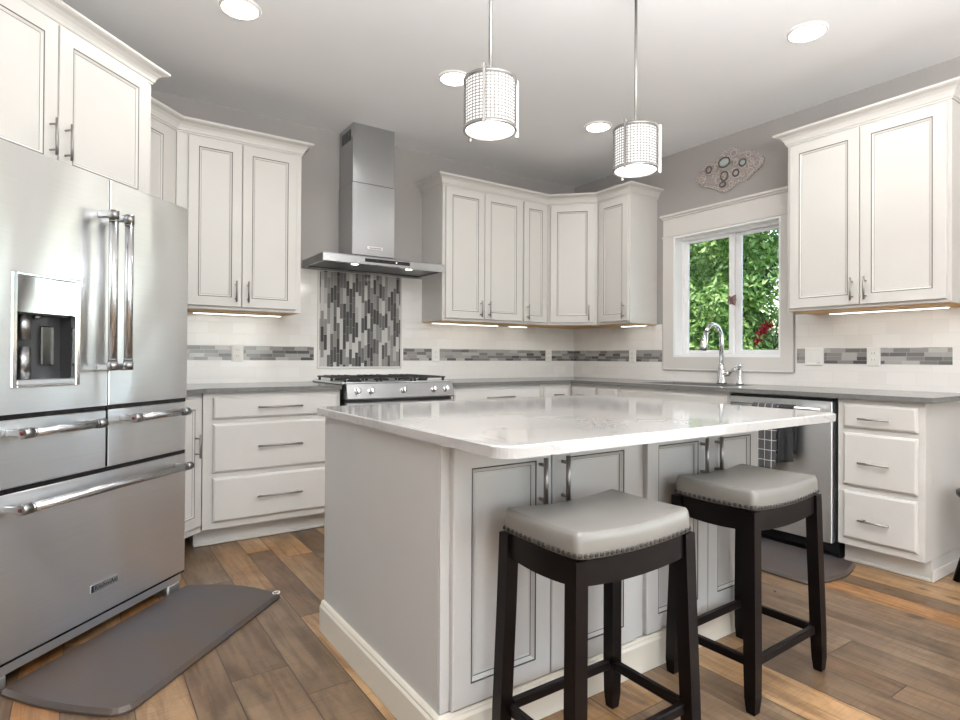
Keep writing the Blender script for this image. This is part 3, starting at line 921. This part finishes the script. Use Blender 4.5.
def grate(b, x0, x1):
    y0, y1 = -.585, -.075; z = .962; t = .011
    for y in (y0, y1): box(b, x0, x1, y-t/2, y+t/2, z-t, z, 0, .002)
    for x in (x0+t/2, x1-t/2): box(b, x-t/2, x+t/2, y0, y1, z-t, z, 0, .002)
    n_ = 4
    for i in range(1, n_+1):
        x = x0+(x1-x0)*i/(n_+1); box(b, x-t/2, x+t/2, y0, y1, z-t, z+.004, 0, .002)
    for i in range(1, 4):
        y = y0+(y1-y0)*i/4; box(b, x0, x1, y-t/2, y+t/2, z-t, z, 0, .002)
    for x in (x0+.012, x1-.012):
        for y in (y0+.01, (y0+y1)/2, y1-.01): box(b, x-.007, x+.007, y-.007, y+.007, .9305, z-t+.001)


gx = [RX0+.012, RX0+.268, RX1-.268, RX1-.012]
for i in range(3): part('grate', 'blackiron', rg, grate, gx[i]+.002, gx[i+1]-.002)
for bx_, by_, r_ in ((-2.47, -.20, .04), (-2.47, -.46, .05), (-2.209, -.33, .055), (-1.945, -.20, .045), (-1.945, -.46, .035)):
    part('burner', 'blackiron', rg, lambda b: lathe(b, [(0, .9305), (r_, .9305), (r_, .938), (r_*.75, .942), (r_*.75, .948), (0, .950)], bx_, by_, 24))

# ------------------------------------------------------------------ dishwasher with towels
dw = thing('dishwasher', 'stainless dishwasher with a bar handle beside the drawer cabinet', 'dishwasher', (-.61, -2.062, 0), radians(-90))
bxo('body', 'darkgrey', dw, .012, .626, .002, .58, .105, .884)
dd = part('door', 'steel', dw, box, .016, .622, -.030, .001, .098, .868, 0, .004)
part('control_edge', 'black', dd, box, .018, .620, -.022, .001, .8685, .880)
bxo('toe_panel', 'black', dw, .012, .626, .045, .58, .002, .104)
hz = .822
part('handle', 'handle', dd, lambda b: (tube(b, [(.055, -.072, hz), (.585, -.072, hz)], .0125, 16), box(b, .06, .085, -.072, -.029, hz-.011, hz+.011, 0, .003), box(b, .555, .58, -.072, -.029, hz-.011, hz+.011, 0, .003)))


def towel(name, label, m, y_left, y_right, z_front, z_back, fold):
    """hung over the dishwasher handle; local x runs along the door"""
    x0, x1 = -y_left-2.062, -y_right-2.062
    t = thing(name, label, 'towel', (-.61, -2.062, 0), radians(-90))
    bm = bmesh.new(); r = .0165; cy_ = -.072
    prof = []
    for i in range(15): prof.append((cy_-r-.0005, z_front+(hz-z_front)*i/14))
    for i in range(1, 8): a = pi-pi*i/8; prof.append((cy_+r*cos(a), hz+r*sin(a)))
    for i in range(11): prof.append((cy_+r+.0005, hz-(hz-z_back)*i/10))
    nx = 16; grid = []
    for j in range(nx+1):
        u = j/nx; col_ = []
        for i, (y, z) in enumerate(prof):
            front = i < 15
            dn = max(0, (hz-z)/.4) if front else max(0, (hz-z)/.4)*.25
            wv = fold*dn*(.5+.5*sin(u*pi*2*1.5+1.0))
            xx = x0+(x1-x0)*(u+(.05*dn*(.5-u)))
            zz = z + (.02*(u-.5)*dn if front else 0)
            col_.append(bm.verts.new((xx, y-wv if front else y+wv*.15, zz)))
        grid.append(col_)
    for a, c in zip(grid, grid[1:]):
        for i in range(len(prof)-1):
            f = bm.faces.new((a[i], c[i], c[i+1], a[i+1])); f.smooth = True
    o = obj('cloth', bm, m, t)
    md = o.modifiers.new('thick', 'SOLIDIFY'); md.thickness = .003; md.offset = 0
    return t


towel('dish_towel', 'charcoal dish towel with a white windowpane check on the dishwasher handle', 'check', -2.262, -2.412, .455, .55, .012)
towel('dish_towel', 'plain black dish towel hanging beside the checked one', 'dark_cloth', -2.420, -2.508, .515, .56, .02)

# ------------------------------------------------------------------ island
isl = thing('kitchen_island', 'light grey kitchen island cabinet with four panelled doors and a baseboard tinted as in warm light', 'island', (0, 0, 0))
IX0, IX1, IY0, IY1 = -3.189, -1.652, -2.831, -1.926
IZ = .8615


def ibody(b):
    box(b, IX0, IX1, IY0, IY1, .0015, IZ)


bdy = part('body', 'island', isl, ibody)
BBP = [(.0005, .0015), (.018, .0015), (.018, .098), (.013, .106), (.013, .112), (.008, .119), (.0005, .120)]
bm = bmesh.new(); crown_strip(bm, [(IX0, IY1), (IX0, IY0-.012), (IX1, IY0-.012), (IX1, IY1)], BBP); obj('baseboard', bm, 'baseboard', isl)
bxo('face_frame', 'island', isl, IX0+.0005, IX1-.0005, IY0-.011, IY0-.0005, .1205, IZ, 0, .001)
yd = IY0-.0115
IM = ('island', 'glaze_dark')
for x0, x1, hx in ((-3.160, -2.807, -2.852), (-2.803, -2.421, -2.762), (-2.362, -2.012, -2.057), (-2.008, -1.662, -1.965)):
    d = part('door', IM, isl, panel_door, x0, x1, .128, .846, yd, .062, .02, .012, .0028)
    part('handle', 'nickel', d, pull, 'v', hx, .722, yd-.02, .148, .0074, .027)
bm = bmesh.new()
prism(bm, rrect(-3.212, -1.607, -3.157, -1.884, .05, 8, [.05, .03, .012, .05]), .8625, .8925, 0, .004)
for f in bm.faces: f.smooth = False
tag(obj('island_countertop', bm, 'quartz'), 'white veined quartz top overhanging the kitchen island', 'countertop')


# ------------------------------------------------------------------ bar stools
def make_stool(loc, label):
    t = thing('bar_stool', label, 'stool', loc, 0, 'saddle bar stools at the island')
    hw, hd_ = .2145, .146; zb = .623
    sag = lambda x, y: .013*((x/hw)**2)+.003*(y/hd_)**2-.016
    nx, ny = 28, 22
    RC = .016
    def rc(x, y, k_=1.0):
        dx, dy = abs(x)-(hw-RC)*k_, abs(y)-(hd_-RC)*k_
        if dx > 0 and dy > 0:
            q = max(dx, dy)/math.hypot(dx, dy); x = math.copysign((hw-RC)*k_+dx*q, x); y = math.copysign((hd_-RC)*k_+dy*q, y)
        return x, y
    # cushion: closed surface
    def top(u, v):
        x, y = u*hw, v*hd_
        e = 1-max(abs(u), abs(v))**6
        return sag(x, y)+.064+.016*(1-abs(u)**3)*(1-abs(v)**3)*.8
    bm = bmesh.new(); rows = []
    us = [math.sin(pi/2*(-1+2*i/nx)) for i in range(nx+1)]; vs_ = [math.sin(pi/2*(-1+2*j/ny)) for j in range(ny+1)]
    g = [[None]*(ny+1) for _ in range(nx+1)]
    for i, u in enumerate(us):
        for j, v in enumerate(vs_):
            k_ = .965
            g[i][j] = bm.verts.new((*rc(u*hw*k_, v*hd_*k_*.99, k_), zb+top(u, v)))
    for i in range(nx):
        for j in range(ny):
            f = bm.faces.new((g[i][j], g[i+1][j], g[i+1][j+1], g[i][j+1])); f.smooth = True
    per = [g[i][0] for i in range(nx)]+[g[nx][j] for j in range(ny)]+[g[i][ny] for i in range(nx, 0, -1)]+[g[0][j] for j in range(ny, 0, -1)]
    prm = [(us[i], -1) for i in range(nx)]+[(1, vs_[j]) for j in range(ny)]+[(us[i], 1) for i in range(nx, 0, -1)]+[(-1, vs_[j]) for j in range(ny, 0, -1)]
    prev = per
    for sc, zz in ((.99, .054), (1.0, .042), (1.004, .02), (1.0, .002)):
        rg_ = [bm.verts.new((*rc(u*hw*sc, v*hd_*sc, sc), zb+sag(u*hw, v*hd_)+zz)) for u, v in prm]
        bridge(bm, prev, rg_); prev = rg_
    cen = bm.verts.new((0, 0, zb-.02))
    for i in range(len(prev)):
        bm.faces.new((prev[i], prev[(i+1) % len(prev)], cen))
    seat = obj('seat', bm, 'leather', t)
    # nailheads round the lower edge, one decorative trim
    bm = bmesh.new()
    def nail(p, n_):
        n_ = Vector(n_); u, v = frame_of(n_); p = Vector(p)
        a = ring(bm, p, u, v, .0062, 10); c = ring(bm, p+n_*.0035, u, v, .0042, 10); bridge(bm, a, c); cap(bm, c)
    L1 = 24; L2 = 16
    for i in range(L1):
        x = -hw+.009+(2*hw-.018)*i/(L1-1)
        for s in (-1, 1): X_, Y_ = rc(x, s*hd_*1.002); nail((X_, Y_, zb+sag(x, hd_)+.010), (0, s, 0))
    for i in range(L2):
        y = -hd_+.009+(2*hd_-.018)*i/(L2-1)
        for s in (-1, 1): X_, Y_ = rc(s*hw*1.002, y); nail((X_, Y_, zb+sag(hw, y)+.010), (s, 0, 0))
    obj('nailhead_trim', bm, 'nail', seat)
    # apron rails, curved below
    def rail(b, horiz, s):
        n_ = 14; a, c = [], []
        L_ = hw-.03 if horiz else hd_-.03
        rows_ = []
        for i in range(n_+1):
            q = -L_+2*L_*i/n_
            x, y = (q, s*(hd_-.012)) if horiz else (s*(hw-.012), q)
            zt = zb+sag(x if horiz else hw, y if not horiz else hd_)-.001
            zl = zb-.072-(.012 if horiz else .008)*(1-(q/L_)**2)+.006
            pts = []
            for o_ in (-.009, .009):
                for z in (zl, zt): pts.append((x, y+o_, z) if horiz else (x+o_, y, z))
            rows_.append([b.verts.new(p) for p in (pts[0], pts[2], pts[3], pts[1])])
        for r1, r2 in zip(rows_, rows_[1:]): bridge(b, r1, r2, 0, False)
        cap(b, rows_[0][::-1]); cap(b, rows_[-1])
    for s in (-1, 1):
        part('apron', 'espresso', t, rail, True, s); part('apron', 'espresso', t, rail, False, s)
    legs = {}
    for sx in (-1, 1):
        for sy in (-1, 1):
            def leg(b):
                rr = .0195
                pr_ = [(zb+sag(hw, hd_)-.003, 0, rr), (.42, .3, rr), (.14, .8, rr), (.045, .97, rr*.92), (.004, 1, rr*.72), (.0008, 1, rr*.66)]
                prev_ = None
                for z, f_, r_ in pr_:
                    cx2 = sx*(hw-.012+.016*f_); cy2 = sy*(hd_-.015+.014*f_)
                    q = [b.verts.new((cx2+a*r_, cy2+c*r_, z)) for a, c in ((-1, -1), (1, -1), (1, 1), (-1, 1))]
                    if prev_: bridge(b, prev_, q, 0, False)
                    else: cap(b, q)
                    prev_ = q
                cap(b, prev_[::-1])
            part('leg', 'espresso', t, leg)
    ex, ey = hw-.011, hd_-.010
    for s in (-1, 1):
        part('stretcher', 'espresso', t, box, -ex+.017, ex-.017, s*ey-.010, s*ey+.010, .132, .160, 0, .003)
        part('stretcher', 'espresso', t, box, s*ex-.010, s*ex+.010, -ey+.017, ey-.017, .132, .160, 0, .003)
    return t


st1 = make_stool((-2.063, -3.052, 0), 'grey leather saddle stool at the island, the farther one, near the dishwasher')
st1.rotation_euler = (0, 0, radians(1.5))
dup(st1, (-2.832, -3.080, 0), 0.0, 'grey leather saddle stool at the island, the nearer one at the left doors')


# ------------------------------------------------------------------ pendants and ceiling lights
def pendant(loc, label, rot):
    t = thing('pendant_lamp', label, 'lamp', loc, rot, 'mesh drum pendants over the island')
    zb, zt, r = 1.938, 2.126, .098
    part('canopy', 'nickel', t, lambda b: lathe(b, [(0, H-.03), (.05, H-.028), (.06, H-.018), (.062, H-.001)], 0, 0, 28))
    part('rod', 'nickel', t, lambda b: tube(b, [(0, 0, zt-.03), (0, 0, H-.028)], .0065, 12))
    sh = part('shade', 'shade', t, lambda b: lathe(b, [(r-.008, zb+.004), (r-.008, zt-.004)], 0, 0, 40))
    part('diffuser', 'diffuser', t, lambda b: lathe(b, [(0, zb-.004), (r*.6, zb-.002), (r-.009, zb+.003)], 0, 0, 40))
    for z in (zb, zt-.008):
        part('ring', 'nickel', t, lambda b: lathe(b, [(r-.006, z), (r+.002, z), (r+.002, z+.010), (r-.006, z+.010), (r-.006, z)], 0, 0, 40))
    def net(b):
        n_ = 44; w2 = .0019
        for i in range(n_):
            a = 2*pi*i/n_; c0 = Vector((cos(a), sin(a), 0)); tn = Vector((-sin(a), cos(a), 0))
            q = [b.verts.new(c0*r+tn*s*w2+Vector((0, 0, z))) for s, z in ((-1, zb+.008), (1, zb+.008), (1, zt-.008), (-1, zt-.008))]; b.faces.new(q)
        m_ = 16
        for k_ in range(1, m_):
            z = zb+(zt-zb)*k_/m_; lathe(b, [(r+.0004, z-w2), (r+.0004, z+w2)], 0, 0, 40)
    part('wire_mesh', 'wire', t, net)
    for k_ in range(3):
        a = 2*pi*k_/3+.35
        def arm(b):
            c0 = Vector((cos(a), sin(a), 0)); tn = Vector((-sin(a), cos(a), 0)); R = r+.006
            q = []
            for z in (zb-.012, zt+.014):
                q.append([b.verts.new(c0*(R+o_)+tn*s+Vector((0, 0, z))) for o_, s in ((-.004, -.0045), (.008, -.0045), (.008, .0045), (-.004, .0045))])
            bridge(b, q[0], q[1], 0, False); cap(b, q[0][::-1]); cap(b, q[1])
        part('strut', 'nickel', t, arm)
    part('spider', 'nickel', t, lambda b: (box(b, -r, r, -.004, .004, zt-.006, zt-.001), box(b, -.004, .004, -r, r, zt-.006, zt-.001), tube(b, [(0, 0, zt-.05), (0, 0, zt)], .016, 16)))
    d = bpy.data.lights.new('pendant_bulb', 'POINT'); d.energy = 4; d.shadow_soft_size = .03; d.color = (1, .97, .93)
    l = bpy.data.objects.new('pendant_bulb', d); COL.objects.link(l); l.parent = t; l.location = (0, 0, zb-.05)
    return t


pendant((-2.754, -2.45, 0), 'wire mesh drum pendant over the island, left and nearer one', radians(-157))
pendant((-1.953, -2.45, 0), 'wire mesh drum pendant over the island, right and farther one', radians(-184))
CANS = [((-3.383, -1.241), 'round recessed ceiling light above the refrigerator front'), ((-2.161, -1.236), 'round recessed ceiling light in front of the range hood, beside the nearer pendant'),
        ((-.919, -1.21), 'round recessed ceiling light toward the corner cabinets, beside the farther pendant'), ((-.936, -2.695), 'round recessed ceiling light near the cabinet right of the window')]
for (x, y), lb in CANS:
    t = thing('recessed_light', lb, 'ceiling light', (x, y, 0), 0, 'recessed ceiling lights')
    part('trim_ring', 'trim', t, lambda b: lathe(b, [(.084, H-.0105), (.088, H-.009), (.094, H-.003), (.096, H-.0008)], 0, 0, 36))
    part('lens', 'can', t, lambda b: lathe(b, [(0, H-.007), (.083, H-.007)], 0, 0, 36))
    d = bpy.data.lights.new('downlight', 'AREA'); d.shape = 'DISK'; d.size = .13; d.energy = 4; d.color = (1, .985, .96); d.spread = radians(150)
    l = bpy.data.objects.new('downlight', d); COL.objects.link(l); l.parent = t; l.location = (0, 0, H-.014)


# under-cabinet light bars
def lightbar(loc, rot, ln, label):
    t = thing('light_bar', label, 'light', loc, rot)
    bxo('housing', 'plastic', t, 0, ln, -.018, .018, -.006, -.0005)
    bxo('lens', 'strip', t, .008, ln-.008, -.013, .013, -.0095, -.0055)


zl = ZU-.0045
lightbar((-3.42, -.10, zl), 0, .56, 'slim lit bar under the wall cabinet left of the hood')
lightbar((-1.66, -.10, zl), 0, .66, 'slim lit bar under the two-door wall cabinet right of the hood')
lightbar((-.88, -.10, zl), 0, .20, 'short lit bar under the slim cabinet left of the corner')
lightbar((-.10, -.70, zl), radians(-90), .27, 'short lit bar under the cabinet left of the sink window')
lightbar((-.10, -2.42, zl+.01), radians(-90), .62, 'slim lit bar under the cabinet right of the sink window')


# outlets and switch
def plate(label, cat, loc, rot, w_, kind):
    t = thing('outlet' if kind == 'o' else 'light_switch', label, cat, loc, rot)
    bxo('cover_plate', 'plastic', t, -w_/2, w_/2, -.006, 0, -.058, .058, 0, .003)
    if kind == 'o':
        for z in (-.02, .02):
            rc = bxo('receptacle', 'plastic', t, -.016, .016, -.008, -.0055, z-.014, z+.014, 0, .003)
            part('slot', 'slot', rc, lambda b: (box(b, -.008, -.006, -.0084, -.0078, z-.004, z+.006), box(b, .006, .008, -.0084, -.0078, z-.004, z+.006)))
    else:
        for x in (-.024, .024): bxo('rocker', 'plastic', t, x-.016, x+.016, -.0085, -.0055, -.033, .033, 0, .002)
        bxo('dimmer_slot', 'slot', t, .018, .04, -.0065, -.0058, -.044, -.041)


PZ = 1.12
plate('white outlet left of the range hood in the mosaic band', 'outlet', (-3.126, -.0126, PZ), 0, .075, 'o')
plate('white outlet just right of the cooktop in the mosaic band', 'outlet', (-1.575, -.0126, PZ), 0, .073, 'o')
plate('white outlet near the room corner on the back wall', 'outlet', (-.34, -.0126, PZ), 0, .073, 'o')
plate('white outlet left of the sink window', 'outlet', (-.0126, -.751, PZ), radians(-90), .076, 'o')
plate('white double rocker switch right of the sink window', 'switch', (-.0126, -2.287, PZ-.004), radians(-90), .116, 's')
plate('white outlet right of the double switch', 'outlet', (-.0126, -2.636, PZ-.004), radians(-90), .073, 'o')

# ------------------------------------------------------------------ faucet and dispenser
fc = thing('faucet', 'chrome gooseneck kitchen faucet with pull-down sprayer at the sink', 'faucet', (-.085, -1.66, CT))
part('base', 'chrome', fc, lambda b: lathe(b, [(0, .0008), (.036, .0008), (.036, .008), (.032, .03), (.029, .09), (.024, .13), (.016, .16), (0, .162)], 0, 0, 24))
pts = [(0, 0, .15), (0, 0, .30)]
for i in range(1, 12):
    a = pi*i/12*.94; pts.append((-.085+.085*cos(a), 0.0+.02*(i/12), .33+.105*sin(a)))
part('spout', 'chrome', fc, lambda b: tube(b, pts, [.0165]*3+[.0155]*(len(pts)-3), 16))
e_ = pts[-1]
part('spray_head', 'chrome', fc, lambda b: tube(b, [e_, (e_[0]-.012, e_[1]+.003, e_[2]-.05), (e_[0]-.026, e_[1]+.006, e_[2]-.11), (e_[0]-.028, e_[1]+.006, e_[2]-.12)], [.0165, .021, .030, .026], 18))
part('spray_nozzle', 'darkgrey', fc, lambda b: tube(b, [(e_[0]-.028, e_[1]+.006, e_[2]-.12), (e_[0]-.030, e_[1]+.006, e_[2]-.128)], .024, 18))
part('lever', 'chrome', fc, lambda b: (tube(b, [(0, -.02, .07), (0, -.065, .078)], .02, 16), tube(b, [(0, -.06, .078), (-.005, -.09, .10), (-.01, -.12, .118)], [.012, .010, .008], 12)))
sd_ = thing('soap_dispenser', 'small chrome soap dispenser right of the faucet', 'dispenser', (-.085, -1.805, CT))
part('stand', 'chrome', sd_, lambda b: lathe(b, [(0, .0008), (.027, .0008), (.026, .01), (.017, .03), (.014, .09), (.013, .12), (.018, .13), (.018, .145), (0, .150)], 0, 0, 20))
part('nozzle', 'chrome', sd_, lambda b: tube(b, [(0, 0, .136), (-.03, .0, .140), (-.05, .0, .130)], [.010, .008, .007], 12))

# ------------------------------------------------------------------ medallion above the window
md_ = thing('wall_medallion', 'rose-grey carved scroll medallion hung above the sink window', 'wall decor', (-.0005, -1.655, 2.52), radians(-90))


MED = [(-0.276, 0.011), (-0.257, -0.04), (-0.19, -0.082), (-0.139, -0.104), (-0.089, -0.132), (-0.04, -0.165), (0.008, -0.161), (0.056, -0.132), (0.109, -0.111), (0.154, -0.119), (0.205, -0.08), (0.261, -0.047), (0.286, -0.0), (0.249, 0.046), (0.186, 0.082), (0.154, 0.085), (0.101, 0.091), (0.088, 0.117), (0.048, 0.144), (0.007, 0.14), (-0.041, 0.135), (-0.055, 0.095), (-0.125, 0.089), (-0.183, 0.072), (-0.22, 0.046), (-0.265, 0.045)]
MC = []
for q0, q1, q2, q3 in zip(MED[-1:]+MED[:-1], MED, MED[1:]+MED[:1], MED[2:]+MED[:2]):      # smooth closed outline
    for t_ in (0, .25, .5, .75):
        MC.append(tuple(.5*(2*b_+(c__-a_)*t_+(2*a_-5*b_+4*c__-d_)*t_**2+(-a_+3*b_-3*c__+d_)*t_**3) for a_, b_, c__, d_ in zip(q0, q1, q2, q3)))


def medal(b):
    cx2 = sum(p[0] for p in MC)/len(MC); cz2 = sum(p[1] for p in MC)/len(MC)
    rows = [[b.verts.new((cx2+(x-cx2)*k_, y, cz2+(z-cz2)*k_)) for x, z in MC] for k_, y in ((1, 0), (1, -.008), (.95, -.014), (.8, -.018))]
    for r1, r2 in zip(rows, rows[1:]): bridge(b, r1, r2)
    cap(b, rows[0][::-1]); cap(b, rows[-1])


part('plaque', 'plaque', md_, medal)
rnd = random.Random(3)


def scrolls(b):
    n_ = len(MC)
    for i in range(70):
        x, z = MC[rnd.randrange(n_)]; q = .15+.72*rnd.random()
        torus(b, (x*q, -.017, z*q), (0, -1, 0), .011+.014*rnd.random(), .0048, 14, 6)
    for i in range(0, n_, 2): torus(b, (MC[i][0]*.95, -.012, MC[i][1]*.95), (0, -1, 0), .010, .0045, 12, 6)


part('scrollwork', 'pink', md_, scrolls)


def ovalset(b, x, z, R, ell):
    torus(b, (x, -.022, z), (0, -1, 0), R, .0055, 24, 8, 0, ell, (1, 0, 0))


for x, z, R, e in ((-0.02, 0.057, 0.036, 1.25), (0.128, 0.016, 0.024, 1.1), (-0.15, 0.034, 0.024, 1), (0.075, -0.047, 0.024, 1), (-0.019, -0.047, 0.034, 0.85), (-0.033, -0.107, 0.018, 1.3)):
    part('ring', 'antique', md_, ovalset, x, z, R, e)
for x, z, R, e in ((-0.02, 0.057, .034, 1.25), (0.128, 0.016, .022, 1.1)):
    def gem(b):
        for k_, (q, yy) in enumerate(((1, -.017), (.8, -.026), (.4, -.029))):
            rg_ = [b.verts.new((x+R*e*q*cos(2*pi*i/20), yy, z+R*q*sin(2*pi*i/20))) for i in range(20)]
            if k_: bridge(b, pv, rg_)
            pv = rg_
        cap(b, pv)
    part('cabochon', 'gem', md_, gem)

# ------------------------------------------------------------------ floor mats


def foam_mat(loc, rot, L_, W_, label, logo=False):
    """inner edge along local y=0 .. W_ outward (-y); bowed short ends"""
    t = thing('floor_mat', label, 'mat', loc, rot)
    ol = []
    n_ = 10; bow = .045; r = .03; ex = .028; bn = .016
    def arc(cx, cy, a0, a1, r=.03):
        for i in range(6): a = radians(a0+(a1-a0)*i/5); ol.append((cx+r*cos(a), cy+r*sin(a)))
    h = L_/2
    arc(-h-ex+.06, -W_+.06, 180, 270, .06); arc(h-r, -W_+r, 270, 348)
    for i in range(1, n_): v = i/n_; ol.append((h+bow*sin(pi*v)*.9, -W_+r+(W_-2*r)*v))
    arc(h-r, -r, 12, 90); arc(-h+r, -r, 90, 168)
    for i in range(1, n_): v = i/n_; ol.append((-h-ex*v-bn*sin(pi*v), -r-(W_-r-.06)*v))
    def f(b):
        prism(b, ol, .001, .021, 0, .012)
    part('pad', 'mat', t, f)
    if logo: part('oval_badge', 'plastic', t, lambda b: torus(b, (h-.012, -W_+.024, .019), (0, 0, 1), .013, .0035, 20, 6, 0, 1.4, (1, 0, 0)))
    return t


# slanted one before the refrigerator: s from -4.26 to -3.345, d from -1.715 to -1.225
foam_mat((K*(-3.803-1.715), K*(-3.803+1.715), 0), radians(45), .90, .492, 'brown foam kitchen mat lying in front of the refrigerator', True)
foam_mat((-.590, -2.28, 0), radians(-90), 1.02, .50, 'brown foam kitchen mat lying before the sink and dishwasher')

# ------------------------------------------------------------------ chair that just enters the frame at the right edge
ch = thing('dining_chair', 'black round-seated chair cut off by the right edge beside the drawer cabinet', 'chair', (-.36, -3.352, 0), radians(59))
part('seat', 'espresso', ch, lambda b: lathe(b, [(0, .425), (.19, .425), (.20, .435), (.20, .452), (.18, .462), (0, .46)], 0, 0, 40))
for a in (45, 135, 225, 315):
    part('leg', 'espresso', ch, lambda b: tube(b, [(.10*cos(radians(a)), .10*sin(radians(a)), .426), (.15*cos(radians(a)), .15*sin(radians(a)), .2), (.196*cos(radians(a)), .196*sin(radians(a)), .001)], [.016, .016, .018], 12))
part('back_hoop', 'espresso', ch, lambda b: tube(b, [(-.15*1.0, -.12, .45)]+[(-.15*cos(pi*i/12), -.16-.03*sin(pi*i/12), .45+.42*sin(pi*i/12)**.7) for i in range(1, 12)]+[(.15, -.12, .45)], .012, 12))

# ------------------------------------------------------------------ outside the sink window
bm = bmesh.new(); box(bm, .5, 16, -7, 12, -.52, -.5); struct(obj('lawn', bm, 'grass'))


def tree(label, x, y, h, rad, n_, m, seed):
    rg_ = random.Random(seed); t = thing('tree', label, 'tree', (x, y, -.5))
    part('trunk', 'bark', t, lambda b: (tube(b, [(0, 0, 0), (.05, .03, h*.3), (-.03, .06, h*.6), (0, 0, h*.9)], [.13, .1, .07, .02], 10),
         *[tube(b, [(0, .03, h*(.25+.09*i)), (rad*.5*cos(i*2.2), rad*.5*sin(i*2.2), h*(.36+.09*i)), (rad*.85*cos(i*2.2+.3), rad*.85*sin(i*2.2+.3), h*(.42+.09*i))], [.045, .03, .01], 6) for i in range(6)]))
    bm = bmesh.new()
    cl = [(Vector((rg_.uniform(-1, 1)*rad*.8, rg_.uniform(-1, 1)*rad*.8, h*rg_.uniform(.16, .84))), rad*rg_.uniform(.25, .42)) for _ in range(60)]
    for i in range(n_):
        c0, r = cl[i % len(cl)]
        d = Vector((rg_.gauss(0, 1), rg_.gauss(0, 1), rg_.gauss(0, 1))).normalized()*r*rg_.uniform(.5, 1.05)
        p = c0+d; sz = rg_.uniform(.03, .062)*(1+.35*(x > 5)+.5*(x > 8))
        nn = (d.normalized()+Vector((rg_.gauss(0, .5), rg_.gauss(0, .5), rg_.gauss(.4, .5)))).normalized(); u, v = frame_of(nn); an = rg_.random()*6.28
        u, v = u*cos(an)+v*sin(an), v*cos(an)-u*sin(an)
        bm.faces.new([bm.verts.new(p+u*a*sz+v*b_*sz*.6+nn*cc*sz) for a, b_, cc in ((-1, 0, 0), (-.2, -.75, .12), (1, 0, -.1), (-.2, .75, .12))])
    obj('foliage', bm, m, t)


tree('bright green leafy tree nearest the sink window', 3.7, .52, 5.2, 1.1, 28000, 'leaf_a', 1)
tree('mid green tree behind the near leafy tree, toward the left pane', 6.6, 3.1, 6.4, 1.05, 15000, 'leaf_b', 3)
tree('mid green tree behind the near leafy tree, toward the right pane', 6.4, .4, 6.2, 1.05, 15000, 'leaf_b', 4)
tree('tall tree far behind the others, toward the left pane', 9.8, 5.2, 8.0, 1.5, 15000, 'leaf_b', 6)
tree('tall tree far behind the others, toward the right pane', 9.8, 1.3, 8.0, 1.5, 15000, 'leaf_b', 7)

# red flower on a stake just outside the glass
fl = thing('red_flower', 'dark red lily on a leafy stem just outside the right pane', 'flower', (.30, -1.86, -.5))
part('stem', 'stem', fl, lambda b: tube(b, [(0, 0, 0), (0, .0, 1.2), (0, .01, 1.62), (0, .03, 1.77), (0, .085, 1.83)], [.007, .006, .005, .004, .003], 8))


def blade(b, p0, p1, p2, w_):
    P_ = [Vector(p) for p in (p0, p1, p2)]; prev_ = None
    for i in range(9):
        q = i/8; c0 = P_[0]*(1-q)**2+P_[1]*2*q*(1-q)+P_[2]*q*q; ww = w_*sin(pi*min(1, q*.9+.1))
        a = [b.verts.new(c0+Vector((-ww*.3, 0, ww*.9))), b.verts.new(c0+Vector((.004, 0, 0))), b.verts.new(c0+Vector((ww*.3, 0, -ww*.9)))]
        if prev_:
            for j in (0, 1): b.faces.new((prev_[j], prev_[j+1], a[j+1], a[j]))
        prev_ = a


for p2, w_ in (((0, -.13, 1.93), .012), ((0, -.12, 1.74), .014), ((0, -.06, 1.98), .011), ((0, .11, 1.95), .009)):
    part('leaf', 'stem', fl, blade, (0, .015, 1.68), (0, p2[1]*.4, p2[2]+.03), p2, w_)
for (cy2, cz, s) in ((.055, 1.85, .055), (.105, 1.80, .05), (.13, 1.74, .045), (.085, 1.83, .045)):
    def bloom(b):
        for k_ in range(6):
            a = 2*pi*k_/6
            blade(b, (0, cy2, cz), (-.03, cy2+s*.5*cos(a), cz+s*.5*sin(a)), (-.02, cy2+s*cos(a), cz+s*sin(a)), s*.35)
    part('bloom', 'petal', fl, bloom)
